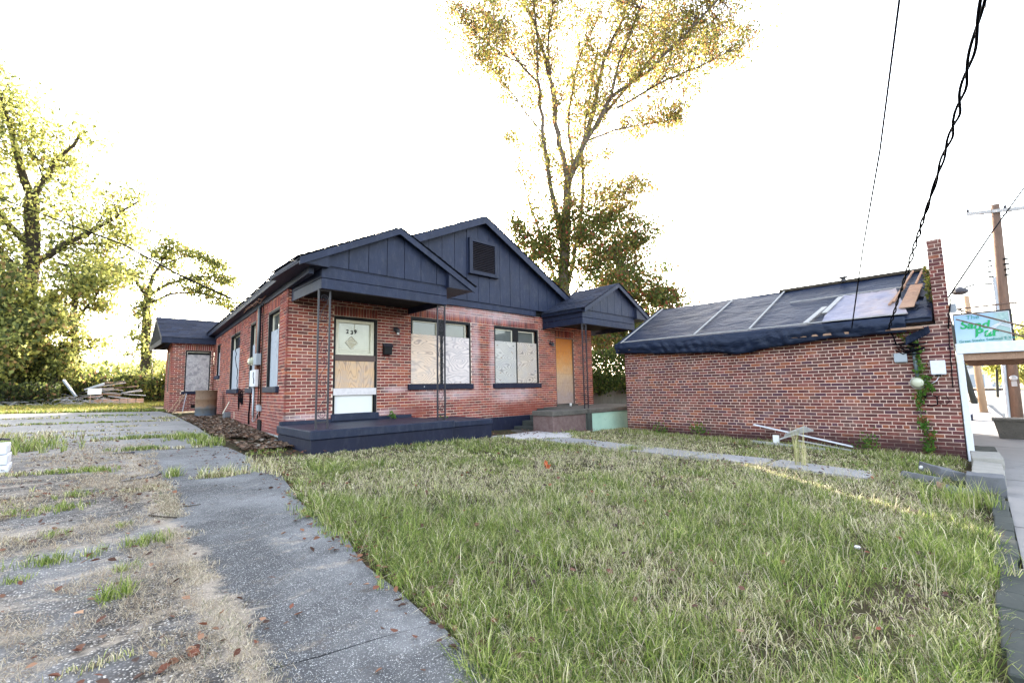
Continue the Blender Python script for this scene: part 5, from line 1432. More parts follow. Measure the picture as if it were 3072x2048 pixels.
def fill(mb, limbs, blobs, per_m3, jit, twigs=5, tl=.5, r_=.018):
    """leafy sprays spread through crown volumes, each joined to the nearest limb by a thin branch"""
    L_ = []
    for lm in limbs:
        P = [Vector(q) for q in lm['p']]
        for a, b_ in zip(P[:-1], P[1:]):
            n = max(1, int((b_-a).length/.5)); L_ += [tuple(a.lerp(b_, i/n)) for i in range(n)]
    L_ = np.array(L_); out = []
    for c, r, dn in blobs:
        vol = 4.19*r[0]*r[1]*r[2]; n = int(vol*per_m3*dn)
        for _ in range(n):
            d_ = rng.normal(size=3); d_ /= np.linalg.norm(d_); q = np.array(c)+d_*np.array(r)*(rng.random()**.45)
            dist = np.linalg.norm(L_-q, axis=1)+np.maximum(0, L_[:, 2]-q[2])*.8
            b0 = L_[np.argmin(dist)]; mid = (b0+q)/2+rng.normal(size=3)*.12+np.array([0, 0, .08*np.linalg.norm(q-b0)])
            mb.tube([tuple(b0), tuple(mid), tuple(q)], [r_*1.3, r_*.8, r_*.35], 4, cap=False)
            for k in range(twigs):
                e = q+rng.normal(size=3)*tl*np.array([1, 1, .7]); mb.tube([tuple(q), tuple((q+e)/2+rng.normal(size=3)*.05), tuple(e)], [.008, .006, .003], 3, cap=False)
                out += [tuple((q+e)/2), tuple(e)]
    return np.array(out)

# --- the big sycamore behind the house
az = R(50.8); TK = 1.104; CB = Vector((18.99, 15.49, 0)); UU = Vector((math.cos(az), -math.sin(az), 0)); WW = Vector((math.sin(az), math.cos(az), 0))
def T3(l, dep=0.0, dk=0.0):
    return [tuple(CB+UU*u*TK+WW*(dep+dk*i)+Vector((0, 0, max(h*TK, -1.3)))) for i, (u, h) in enumerate(l)]
tree = empty("sycamore_tree", (18.9, 15.4, -1.2), "tall multi-stemmed tree with thinning yellow autumn leaves behind the house", "tree")
limbs = [
 dict(p=T3([(-.15, -1.2), (-.1, 3.25), (-.2, 5.42), (-.01, 7.62), (.15, 10.04), (.26, 10.56)]), r=(.36, .22), n=14, L=2.6, s=.45),
 dict(p=T3([(.16, 10.39), (-.22, 12.91), (-.48, 15.68), (-1.1, 18.75), (-1.85, 20.58), (-2.3, 22.5)], 0, .1), r=(.17, .05), n=13),
 dict(p=T3([(-.36, 13.83), (-.62, 16.99), (-.26, 20.36), (-.1, 22.6)], .3, -.3), r=(.09, .04), n=10),
 dict(p=T3([(.3, 10.56), (1.21, 12.78), (1.79, 14.88), (2.3, 17.2), (3.5, 19.84), (4.3, 22)], 0, .25), r=(.17, .04), n=14),
 dict(p=T3([(1.19, 12.42), (2.43, 14.27), (4.46, 15.31), (6.15, 16.73), (7.84, 18.15), (9.0, 19.2)], 0, -.5), r=(.11, .03), n=20, L=2.3),
 dict(p=T3([(1.91, 13.61), (3.66, 15.76), (5.06, 17.59), (5.98, 19.5), (6.6, 21.5)], .2, .5), r=(.10, .03), n=16, L=2.4),
 dict(p=T3([(-.15, 6.95), (-.73, 10.11), (-.99, 12.99), (-1.17, 15.75), (-1.19, 18.57), (-1.31, 20.89)], 0, -.15), r=(.15, .04), n=11, L=1.7),
 dict(p=T3([(-1.17, 15.75), (-2.11, 17.17), (-3.14, 19.2), (-4.2, 20.9)], 0, .3), r=(.07, .03), n=11, L=2.2),
 dict(p=T3([(-1.76, 16.75), (-3.0, 17.3), (-4.3, 18.4), (-5.2, 19.6)], 0, -.4), r=(.05, .02), n=11, L=1.8),
 dict(p=T3([(-1.0, 12.9), (-2.2, 14.6), (-3.4, 16.2), (-4.4, 17.0)], 0, -.4), r=(.05, .02), n=8, L=1.4),
 dict(p=T3([(2.74, 13.7), (4.57, 14.4), (6.53, 14.81), (8.0, 15.2)], -.5, -.5), r=(.07, .02), n=14, L=2.0),
 dict(p=T3([(1.0, 12.2), (2.6, 12.9), (4.3, 13.3), (6.2, 13.6)], -.2, .4), r=(.055, .02), n=10, L=1.5),
 dict(p=T3([(.48, 11.07), (.31, 13.76), (.66, 16.47), (1.15, 18.27), (2.17, 20.4)], .3, .4), r=(.10, .03), n=12),
 dict(p=T3([(-.1, 4.6), (.5, 7.0), (.9, 9.6), (1.0, 12.4), (1.5, 15.2), (2.0, 18)], .4, .1), r=(.13, .04), n=12, L=1.7),
 dict(p=T3([(-.15, 3.6), (-.8, 6.0), (-1.5, 8.6), (-2.3, 11.2), (-3.0, 13.6)], .2, .2), r=(.09, .02), n=11, L=1.3),
 dict(p=T3([(.15, 9.9), (.9, 11.6), (2.2, 13.6), (3.0, 16.2), (4.0, 18.4), (4.8, 20.5)], -.3, -.2), r=(.11, .03), n=13, L=2.0),
 dict(p=T3([(-.1, 4.0), (1.2, 5.6), (2.6, 6.4), (4.0, 6.9)], 0, -.3), r=(.07, .02), n=12, L=1.7),
 dict(p=T3([(-.1, 3.2), (1.4, 4.0), (3.2, 4.1), (4.8, 3.7)], 0, -.2), r=(.07, .02), n=13, L=1.6),
 dict(p=T3([(0, 5.2), (-1.2, 6.4), (-2.0, 7.3), (-2.6, 7.9)], 0, -.2), r=(.05, .02), n=9, L=1.2),
 dict(p=T3([(0, 6.4), (1.2, 7.6), (2.4, 8.6), (3.3, 9.0)], 0, .3), r=(.05, .02), n=10, L=1.4),
 dict(p=T3([(0, 2.6), (-1.0, 3.8), (-1.8, 4.6), (-2.3, 5.2)], 0, -.2), r=(.05, .02), n=9, L=1.2),
 dict(p=T3([(0, 2.0), (1.4, 2.2), (3.2, 2.2), (4.6, 2.4)], -.4, -.3), r=(.05, .02), n=13, L=1.5),
 dict(p=T3([(.3, 8.2), (1.8, 9.2), (3.0, 9.6), (4.3, 9.7)], 0, .2), r=(.05, .02), n=9, L=1.2)]
for q_ in limbs: q_['n'] = int(q_.get('n', 12)*1.5)
mb, tp = grow(limbs, 18, 2.3, 5, .75, up=.75, r_side=.028, spread=.75)
def bl(u, dp, h, r, dn): q = CB+UU*u*TK+WW*dp+Vector((0, 0, h*TK)); return ((q.x, q.y, q.z), tuple(v*TK for v in r), dn)
blobs = [bl(-3.3, 0, 17.6, (2.9, 2.6, 2.4), .5), bl(-4.6, 0, 19.2, (2.2, 2.2, 2.0), .6), bl(0, 0, 20, (4.2, 4, 3.2), .35), bl(4.0, 0, 19, (3, 3, 3), .4), bl(6.6, 0, 17.4, (3.4, 2.6, 2.4), .7), bl(8.6, 0, 17.6, (1.7, 1.7, 1.7), .8),
         bl(4.6, 0, 14.2, (3.4, 2.2, 1.5), .6), bl(1.6, 0, 14.6, (2.3, 2.3, 2.5), .35), bl(4.4, 0, 12.2, (2.0, 1.5, .8), .5), bl(-2.2, 0, 12.6, (1.5, 1.2, 1.6), .35), bl(-1.6, 0, 10, (.9, .9, .9), .4),
         bl(1.9, 0, 7.4, (2.2, 2.0, 2.2), 1.3), bl(2.8, 0, 5.0, (2.3, 2.0, 1.6), 1.8), bl(4.2, 0, 3.2, (2.0, 1.6, 1.5), 1.8), bl(-1.7, 0, 6.6, (1.15, 1.3, 1.7), 1.3), bl(-1.1, 0, 4.2, (1.5, 1.4, 1.5), 1.6), bl(.6, 0, 2.8, (2.2, 1.8, 1.5), 2.0), bl(2.6, 0, 2.2, (2.4, 1.8, 1.2), 1.8)]
blobs += [bl(.8, 0, 10.6, (2.1, 2, 2.2), .55), bl(-1.3, 0, 11.2, (1.3, 1.2, 2.4), .5), bl(2.7, 0, 9.6, (1.9, 1.5, 1.2), .9), bl(-1.2, 0, 8.6, (1.1, 1.1, 1.3), .8), bl(.4, 0, 8.0, (1.4, 1.4, 1.4), .8), bl(-2.6, 0, 15.0, (1.7, 1.5, 1.6), .4), bl(1.2, 0, 12.8, (1.6, 1.5, 1.4), .45)]
tp = np.concatenate([tp, fill(mb, limbs, blobs, 1.15, .3)])
mb.build("trunk", M['bark'], tree, smooth=True)
# ivy on the old stem, foliage on the twigs
h = tp[:, 2]
w_ = np.where(h < 9.5, 8.5, 4.6)
rep = rng.poisson(w_)
C = np.repeat(tp, rep, axis=0)+rng.normal(size=(rep.sum(), 3))*np.array([.24, .24, .20])
# made-up gap: lower leaves cleared along the sun ray to light the lawn
o_ = np.array([6.35, .9, -1.3]); d_ = np.array(sd); tt = ((C-o_)@d_)[:, None]
C = C[np.linalg.norm(C-o_-tt*d_, axis=1) > .75]
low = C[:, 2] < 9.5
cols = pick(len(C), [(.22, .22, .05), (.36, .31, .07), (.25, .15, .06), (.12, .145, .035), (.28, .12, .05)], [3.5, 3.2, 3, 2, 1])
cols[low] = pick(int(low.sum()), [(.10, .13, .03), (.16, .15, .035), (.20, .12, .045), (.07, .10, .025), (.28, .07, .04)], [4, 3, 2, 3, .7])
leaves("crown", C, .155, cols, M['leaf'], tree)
tk = np.array(T3([(-.15, -1.0), (-.1, 3.25), (-.2, 5.42), (-.3, 7.6), (-.73, 10.11), (-.99, 12.9)]))
t_ = rng.random(5200)*(len(tk)-1); ii = t_.astype(int); C = tk[ii]+(tk[ii+1]-tk[ii])*(t_-ii)[:, None]+rng.normal(size=(5200, 3))*np.array([.22, .22, .15])
leaves("ivy", C, .10, pick(5200, [(.08, .12, .02), (.16, .2, .03), (.22, .14, .05)], [3, 2, 1]), M['leaf'], tree)

# --- trees on the left
def left_tree(name, lab, root, limbs, n_side, side_len, tw, tl, per, size, pal, wts, mat='bark_dark', up=.25, jit=.3, blobs=None, pm=1.0):
    t = empty(name, root, lab, "tree")
    mb, tp = grow(limbs, n_side, side_len, tw, tl, up=up)
    if blobs: tp = np.concatenate([tp, fill(mb, limbs, blobs, pm, jit)])
    mb.build("trunk", M[mat], t, smooth=True)
    rep = rng.poisson(per, len(tp)); C = np.repeat(tp, rep, axis=0)+rng.normal(size=(rep.sum(), 3))*np.array([jit, jit, jit*.7])
    leaves("crown", C, size, pick(len(C), pal, wts), M['leaf'], t)
YG = [(.36, .37, .09), (.52, .50, .15), (.22, .24, .07), (.08, .10, .035), (.3, .2, .08)]
A33 = lambda l, y, dy=0.0: [(x, y+dy*i, z) for i, (x, z) in enumerate(l)]
left_tree("yellow_tree", "large yellow-green tree with dark forked limbs at the left edge", (-2.2, 33, -.4), [
  dict(p=A33([(-2.1, -.5), (-2.1, 6.58), (-2.3, 10.05)], 33), r=(.4, .28), n=12, L=3.2, s=.35),
  dict(p=A33([(-2.3, 10.05), (-2.9, 12.0), (-3.4, 14.0), (-3.9, 15.8)], 33, .2), r=(.2, .05), n=15),
  dict(p=A33([(-2.3, 10.05), (-1.6, 12.2), (-1.0, 13.2), (-.7, 13.9)], 33, -.3), r=(.18, .05), n=13, L=2.2),
  dict(p=A33([(-2.2, 6.6), (-.8, 8.0), (.8, 9.6), (1.9, 10.9)], 33, -.3), r=(.18, .04), n=15, L=2.2),
  dict(p=A33([(-.8, 8.0), (.5, 8.3), (1.5, 8.6)], 32.7, .3), r=(.08, .03), n=9, L=1.4),
  dict(p=A33([(-1.4, 6.9), (.2, 6.6), (1.2, 6.4)], 32.7, -.2), r=(.09, .03), n=8, L=1.2),
  dict(p=A33([(-2.1, 5.5), (-4.2, 8.5), (-6.0, 11.5), (-7.2, 13.5)], 33, .1), r=(.2, .05), n=16, L=2.6),
  dict(p=A33([(-2.1, 7.5), (-4.0, 10), (-5.2, 13.5), (-5.6, 15.8)], 33.3, .2), r=(.16, .05), n=14, L=2.4),
  dict(p=A33([(-2.1, 4.0), (-3.6, 5.2), (-5.4, 6.2), (-7, 7)], 32.5, -.3), r=(.12, .04), n=12, L=2.2)],
  12, 2.5, 6, .95, 3.6, .20, YG, [4, 4, 3.5, 1.6, .4], jit=.40, pm=.75, blobs=[((-5.6, 33, 12.8), (3.4, 2.6, 3.6), .8), ((-4.2, 33, 14.6), (2.2, 2, 2.0), .9), ((-2.4, 33, 12.6), (2.2, 2.2, 2.2), .9), ((-.6, 33, 11.0), (1.7, 1.8, 1.9), 1.1), ((1.0, 33, 9.7), (1.2, 1.3, 1.3), 1.1), ((-2.2, 33, 8.4), (2.6, 2.2, 2.0), .9), ((-5, 33, 8.5), (3, 2.5, 2.6), .9), ((-.2, 33, 7.4), (1.5, 1.4, .9), 1.0), ((-3.0, 32, 5.6), (2.4, 1.8, 1.4), 1.0)])
left_tree("ivy_tree", "leafy ivy-clad tree just right of the large yellow-green tree", (-.3, 31, -.4), [
  dict(p=A33([(-.3, -.5), (-.36, 3.0), (-.45, 4.8), (-.6, 6.2)], 31), r=(.24, .08), n=20, L=1.7, s=.1),
  dict(p=A33([(-.4, 3.6), (.2, 4.8), (.6, 5.6)], 31, -.2), r=(.08, .03), n=8, L=1.2),
  dict(p=A33([(-.4, 2.8), (-1.6, 4.0), (-2.4, 4.9)], 31, -.2), r=(.08, .03), n=11, L=1.5)],
  12, 1.6, 6, .6, 6.5, .19, YG, [4, 4, 4, 2, .8], jit=.30)
left_tree("ivy_tree", "leafy low tree filling the far left edge under the large crown", (-3.0, 29, -.4), [
  dict(p=A33([(-2.9, -.5), (-2.9, 2.2), (-2.8, 3.6), (-2.7, 4.6)], 29.5), r=(.2, .06), n=20, L=1.7, s=.05),
  dict(p=A33([(-2.9, 1.6), (-1.9, 2.6), (-1.2, 3.4)], 29.3, -.2), r=(.07, .03), n=10, L=1.3)],
  12, 1.6, 6, .6, 12, .2, YG, [2, 1.5, 4, 5, 1.5], jit=.25)
left_tree("locust_tree", "smaller tree with long bare limbs spreading toward the house's annex", (3.4, 40, -.4), [
  dict(p=A33([(3.45, -.5), (3.2, 3.0), (3.04, 6.57), (3.1, 7.4)], 40), r=(.42, .2), n=16, L=1.5, s=.05),
  dict(p=A33([(3.1, 7.2), (3.3, 8.4), (3.9, 9.8), (4.4, 10.8)], 40, .1), r=(.13, .03), n=11, L=1.5),
  dict(p=A33([(3.1, 6.9), (4.2, 7.9), (5.6, 8.6), (7.2, 8.8), (8.3, 8.6)], 40, -.1), r=(.13, .02), n=14, L=1.3, s=.3),
  dict(p=A33([(3.1, 6.3), (4.4, 7.2), (5.8, 7.5), (7.2, 7.3), (8.6, 6.8)], 40, .1), r=(.10, .02), n=12, L=1.1, s=.4),
  dict(p=A33([(3.1, 6.6), (2.4, 7.8), (1.6, 8.3), (.8, 8.4)], 40, .1), r=(.10, .02), n=11, L=1.3, s=.3),
  dict(p=A33([(4.0, 9.4), (5.2, 10.2), (6.4, 10.2), (7.4, 9.9)], 40.2, .1), r=(.06, .02), n=9, L=1.0, s=.3)],
  12, 1.5, 5, .6, 5.0, .2, YG, [2, 1.2, 4, 3.5, .5], jit=.26, up=.1, pm=2.0, blobs=[((4.2, 40, 10.5), (1.6, 1.2, .8), 1), ((6.3, 40, 9.8), (2.0, 1.2, .55), 1), ((7.9, 40, 8.7), (1.2, 1, .4), 1.2), ((2.3, 40, 8.6), (1.5, 1, .9), 1), ((3.3, 40, 5.2), (.9, .9, 2.4), .9), ((6.6, 40, 7.4), (1.5, 1, .3), 1.2), ((4.2, 40, 8.0), (1.0, .8, .6), 1)])

def thicket(name, lab, cat, lo, hi, N, size, pal, wts, kind=None, shape=None, parent=None):
    P = rng.random((N, 3))*(np.array(hi)-np.array(lo))+np.array(lo)
    if shape is not None: P = P[shape(P)]
    o = leaves(name, P, size, pick(len(P), pal, wts, .35), M['leaf'], parent=parent, kind=kind)
    if parent is None: tag(o, lab, cat)
    return o
DKG = [(.045, .06, .018), (.09, .11, .025), (.2, .2, .04), (.02, .028, .01), (.13, .075, .04)]
def hump(P):
    x = P[:, 0]
    top = np.interp(x, [-7, -3, -.5, .8, 2, 4.5, 6.5], [3.4, 3.0, 2.2, 1.2, .75, 1.3, 1.8])
    top = top*(.35+1.3*fbm(x, P[:, 1]*.4, 1.3, 2))+.5*noise2(x, P[:, 1], .45, 1)
    return P[:, 2]+.35 < top
thicket("undergrowth", "dense dark undergrowth along the back of the yard", "bushes", (-7, 29.6, -.5), (6.5, 33.5, 4.2), 90000, .19, DKG, [5, 4, 3.4, 4, 1.6], 'stuff', hump)
for k_, (c_, r_, n_, lab_) in enumerate([((-4.2, 29.6, 1.6), (1.3, .9, 1.5), 3800, "yellow-green leafy bush at the far left edge of the back yard"), ((-2.2, 29.9, 2.0), (1.0, .8, 1.8), 3600, "tall leafy bush beside the far left one under the big tree"),
                                         ((-.9, 29.7, 1.2), (.8, .7, 1.2), 2400, "rounded yellow-lit bush behind the dry brush"), ((2.4, 30.4, .6), (.7, .6, .9), 1700, "dark bush directly right of the debris pile"), ((3.9, 30.6, .8), (.9, .6, 1.0), 2000, "green bush beside the annex corner in the back yard")]):
    bs = empty("bush", (c_[0], c_[1], -.4), lab_, "bush")
    cc = rng.normal(size=(26, 3)); cc /= np.linalg.norm(cc, axis=1)[:, None]; cc = cc*np.array(r_)*(.35+.65*rng.random((26, 1)))
    m = MB()
    for q_ in cc[:14]: m.tube([(c_[0]+random.uniform(-.1, .1), c_[1], -.45), tuple(np.array(c_)+q_*.5), tuple(np.array(c_)+q_)], [.03, .018, .006], 4, cap=False)
    m.build("stems", M['bark_dark'], bs)
    C = np.array(c_)+cc[rng.integers(0, 26, n_)]+rng.normal(size=(n_, 3))*np.array([.26, .2, .24])
    leaves("foliage", C[C[:, 2] > -.35], .15, pick(int((C[:, 2] > -.35).sum()), YG, [2.5, 2, 4, 4, .8]), M['leaf'], bs)
def hump2(P):
    top = .5+1.0*fbm(P[:, 0], P[:, 1]*.3, 2.0, 3)
    return P[:, 2]+.42 < top
thicket("bramble", "low dark brambles in front of the back undergrowth", "bushes", (-7, 27.0, -.45), (-.6, 29.6, 1.0), 16000, .13, DKG, [5, 2, .6, 4, 1], 'stuff', hump2)
# far wood behind the house and the shop
def far_wood(P):
    top = 2.5+2.2*fbm(P[:, 0], P[:, 1]*.2, 9, 1)
    return P[:, 2] < top
thicket("far_wood", "hazy wood on the horizon behind the yard", "wood", (-40, 68, -1), (40, 78, 5), 26000, .6, YG, [3, 3, 4, 2, 1], 'stuff', far_wood)
# dry sticks on the ground before the brambles
m = MB()
for k in range(260):
    x = random.uniform(-5, 1.2); y = random.uniform(26.6, 29.2); z = G(x, y)+random.uniform(.02, .35)*random.random()
    a = random.uniform(0, 6.28); L_ = random.uniform(.3, 1.1)
    m.tube([(x, y, z), (x+math.cos(a)*L_*.5, y+math.sin(a)*L_*.5, z+random.uniform(0, .2)), (x+math.cos(a)*L_, y+math.sin(a)*L_, z+random.uniform(-.02, .15))], .008, 3, cap=False)
tag(m.build("dry_brush", M['wood_grey'], kind='stuff'), "grey tangle of dead branches on the ground below the brambles", "brush")
# debris pile
r = empty("debris_pile", (1.2, 29, -.35), "heap of discarded planks and sheets before the back undergrowth", "debris pile")
for k in range(26):
    a = random.uniform(-.6, .6); x = random.uniform(.2, 2.2); z = -.3+random.random()*(1.0-abs(x-1.3)*.5); L_ = random.uniform(.4, 1.3)
    m = MB(); m.bar((x-L_/2*math.cos(a), 29+random.uniform(-.4, .4), z-.12*math.sin(a)), (x+L_/2*math.cos(a), 29+random.uniform(-.4, .4), z+L_*.2*math.sin(a)), .12, .04); m.build("plank", M[random.choice(['fence', 'bark_dark', 'wood_grey', 'wood_brown'])], r)
m = MB(); m.bar((-.55, 28.7, .75), (-.1, 28.5, .0), .14, .06); m.build("grey_panel", M['grey_box'], r)
m = MB(); m.hexa([(.15, 28.6, .28), (.8, 28.6, .5), (.85, 29.0, .55), (.2, 29.0, .3), (.15, 28.6, .34), (.8, 28.6, .6), (.85, 29.0, .65), (.2, 29.0, .36)]); m.build("bent_sheet", M['grey_box'], r)
for k in range(12):
    m = MB(); x = .5+k % 6*.3; z = -.36+(k//6)*.11; m.box(x, x+.27, 28.3, 28.42, z, z+.1); m.build("brick", M['wood_brown'], r)
r = empty("small_sign", (.37, 27.6, -.4), "small white sign on a short wooden stake in the back yard", "sign")
m = MB(); m.box(.26, .72, 27.59, 27.61, .08, .34); m.build("sign_board", M['white_panel'], r)
m = MB(); m.box(.35, .38, 27.6, 27.63, -.42, .1); m.build("stake", M['pole_tan'], r)

# hedge / ivy over the fence in the gap, shop vines
def gapshape(P):
    top = .75+.8*fbm(P[:, 0], P[:, 1], 1.2, 1)+.22*(P[:, 0]-14).clip(0)
    bot = -.6+.8*fbm(P[:, 0], P[:, 0]*0, .4, 2)
    return (P[:, 2] < top) & (P[:, 2] > bot)
thicket("ivy", "mass of dark green ivy hanging over the board fence", "ivy", (13.2, 10.85, -1.2), (19.5, 11.5, 2.6), 34000, .10, [(.035, .055, .012), (.06, .085, .018), (.12, .14, .025), (.1, .06, .03)], [4, 4, 1.3, .6], 'stuff', gapshape)
thicket("ivy_clump", "clump of small ivy leaves growing behind the shop's brick pier", "ivy", (11.6, .55, 1.35), (12.0, .75, 2.2), 700, .06, DKG, [2, 4, 3, 1, 1], None, lambda P: noise2(P[:, 2], P[:, 1], .2, 1) > .3)
vp = [(11.2, 1.1, .86), (11.2, .97, .72), (11.2, .93, .55), (11.2, .92, .37), (11.18, .88, .15), (11.18, .83, -.05), (11.18, .80, -.15), (11.2, .93, -.25), (11.2, .96, -.40), (11.2, .965, -.67), (11.2, .90, -.91), (11.2, .86, -1.03), (11.2, .90, -1.20), (11.2, .91, -1.32)]
vn = empty("climbing_vine", (11.2, .9, -1.4), "green vine climbing the shop wall past the oval meter", "vine")
m = MB(); m.tube(vp, .008, 5); m.build("stem", M['bark'], vn, smooth=True)
q = np.array(vp); t_ = rng.random(620)**.9*(len(q)-1); ii = np.minimum(t_.astype(int), len(q)-2); C = q[ii]+(q[ii+1]-q[ii])*(t_-ii)[:, None]+rng.normal(size=(620, 3))*np.array([.018, .045, .04])-np.array([.02, 0, 0])
leaves("foliage", C, .062, pick(620, [(.06, .15, .02), (.11, .21, .03), (.2, .12, .05), (.3, .12, .06)], [5, 4, .8, .5]), M['leaf'], vn)
# yellow trees across the street
def street_tree(lab, c, rad, N, pal, wts, size=.28):
    t = empty("street_tree", (c[0], c[1], -1.5), lab, "tree", "far trees beyond the buildings")
    m = MB(); m.tube([(c[0], c[1], -1.7), (c[0], c[1]+.1, c[2]-rad*.3), (c[0], c[1], c[2]+rad*.4)], [.14, .1, .04], 7); m.build("trunk", M['bark'], t)
    k = 22; cc = rng.normal(size=(k, 3)); cc /= np.linalg.norm(cc, axis=1)[:, None]; cc = cc*rad*(.4+.6*rng.random((k, 1)))*np.array([1, 1, .8])
    C = np.array(c)+cc[rng.integers(0, k, N)]+rng.normal(size=(N, 3))*rad*.2
    leaves("crown", C, size, pick(N, pal, wts), M['leaf'], t)
street_tree("yellow tree across the street seen under the canopy", (66, -1.1, 1.1), 1.9, 6000, YG, [4, 5, 2, 1, 1])
street_tree("larger golden-green tree right of the bar sign", (58, -3.2, 2.2), 2.6, 9000, YG, [3, 4, 3, 3, 1])
street_tree("pale yellow tree beyond the far white building", (105, 2.2, 1.6), 2.8, 5000, YG, [5, 5, 1, 0.5, 1], .4)
street_tree("small treetop peeking over the tarped roof ridge", (48, 22.5, 6.2), 1.7, 2600, YG, [3, 4, 3, 1, 1], .22)

# ------------------------------------------------------------------ grass
def blades(name, XY, L_, W, cols, kind='stuff', lean=.6, zoff=0.0, label=None, parent=None, base_z=None, ang=None):
    N = len(XY); z = (Gn(XY[:, 0], XY[:, 1]) if base_z is None else base_z)+zoff
    P = np.stack([XY[:, 0], XY[:, 1], z], 1)
    a = rng.random(N)*2*np.pi if ang is None else ang; le = lean*(.25+1.1*rng.random(N))
    d = np.stack([np.cos(a), np.sin(a), np.zeros(N)], 1)
    b = rng.random(N)*2*np.pi; s = np.stack([np.cos(b), np.sin(b), np.zeros(N)], 1)*(W/2)[:, None]
    h1 = L_*.55; h2 = L_
    M1 = P+d*(h1*np.sin(le*.6))[:, None]+np.stack([0*h1, 0*h1, h1*np.cos(le*.6)], 1)
    q = np.minimum(le*1.7, 1.9)
    T_ = M1+d*((h2-h1)*np.sin(q))[:, None]+np.stack([0*h1, 0*h1, (h2-h1)*np.cos(q)], 1)
    V = np.stack([P-s, P+s, M1-s*.8, M1+s*.8, T_], 1).reshape(-1, 3)
    i = np.arange(N)*5
    T = np.concatenate([np.stack([i, i+1, i+3], 1), np.stack([i, i+3, i+2], 1), np.stack([i+2, i+3, i+4], 1)], 0)
    o = np_mesh(name, V, T, M['grass'], np.repeat(cols, 5, axis=0), kind=kind, parent=parent)
    if label: o['label'] = label
    return o
def in_poly(x, y, poly):
    c = np.zeros(len(x), bool); n = len(poly)
    for i in range(n):
        x0, y0 = poly[i]; x1, y1 = poly[(i+1) % n]
        k = ((y0 > y) != (y1 > y)) & (x < (x1-x0)*(y-y0)/(y1-y0+1e-12)+x0); c ^= k
    return c
LAWN = [(1.28, .3), (1.30, 1.6), (1.40, 1.85), (1.45, 2.5), (1.47, 3.0), (1.6, 3.6), (1.62, 4.1), (1.66, 4.8), (1.84, 5.9), (1.96, 7.1), (2.15, 7.75), (2.8, 7.76), (5.7, 7.8), (5.75, 7.96), (6.9, 7.96),
        (7.3, 8.1), (8.8, 8.1), (8.9, 7.84), (13.0, 7.84), (12.6, 7.3), (11.22, 7.2), (11.22, .45), (9.5, .4), (8.3, .30), (7.9, .12), (3.0, .06), (1.8, .02)]
WALKP = [p for p, _ in WK]
PAL_L = [(.20, .265, .05), (.35, .38, .12), (.50, .45, .26), (.72, .63, .45), (.07, .115, .024), (.13, .09, .06)]
def lawn():
    """turf built from separate tufts, thin and strawy up the slope, coarse and green near the street"""
    M_ = 90000
    x = rng.random(M_)*12.2+1.0; y = rng.random(M_)*8.3
    ok = in_poly(x+(fbm(x, y, .45, 3)-.5)*.42*(y < 7), y, LAWN)
    for p in WALKP:
        c = np.mean(p, axis=0); sp = [tuple(c+(np.array(q)-c)*.88) for q in p]
        ok &= ~(in_poly(x+(fbm(x, y, .3, 1)-.5)*.3, y+(fbm(x, y, .3, 2)-.5)*.4, sp) & (rng.random(M_) > .08))
    x, y = x[ok], y[ok]; d = np.hypot(x, y)
    bare = fbm(x, y, .75, 1)
    dens = np.interp(d, [0, 3.5, 6, 9, 13], [1.0, .72, .5, .38, .3])*np.clip((bare-.27)*4.0, .34, 1)*np.where(d < 1.8, .3, 1)
    k = rng.random(len(x)) < dens; x, y, d = x[k], y[k], d[k]
    nz = fbm(x, y, 1.1, 2); n2 = fbm(x, y, .3, 3)
    lush = np.clip(np.interp(d, [2.0, 3.2, 4.6, 7], [.90, .58, .28, .16])+(nz-.5)*2.1+(n2-.5)*1.2, 0, 1)
    edge = np.clip((2.8-x)/1.2, 0, 1)*np.clip((7-y)/3, 0, 1); lush = np.clip(lush+.35*edge, 0, 1)
    nb = rng.poisson(np.interp(d, [2, 5, 9], [15, 10, 8])*(.6+.8*lush))+3
    idx = np.repeat(np.arange(len(x)), nb); N = len(idx)
    a = rng.random(N)*2*np.pi; r_ = (.008+.035*rng.random(N)**1.5)*(.7+.9*rng.random(len(x))[idx])
    X_ = x[idx]+np.cos(a)*r_; Y_ = y[idx]+np.sin(a)*r_; dd = d[idx]; lu = lush[idx]
    hs = (.65+.75*rng.random(len(x)))[idx]
    L_ = (.034+.028*rng.random(N)+.15*lu*rng.random(N)**.8)*hs*np.interp(dd, [0, 4, 9], [1.2, 1, .9])
    W = np.maximum(.0036, dd*.00088)*(.6+.8*rng.random(N))
    g = pick(N, PAL_L, [4, 3.2, .7, .4, 4.5, .5], .3); s_ = pick(N, PAL_L, [.7, 1.8, 3.2, 2.6, .9, 3.0], .3)
    tone = (.72+.56*rng.random(len(x)))[idx][:, None]
    c = np.where((rng.random(N) < np.clip(lu*1.25, .08, .93))[:, None], g, s_)*tone
    blades("lawn_grass", np.stack([X_, Y_], 1), L_, W, np.clip(c, 0, 1), lean=1.15, ang=a+rng.normal(size=N)*.5)
    return N
n_l = lawn()
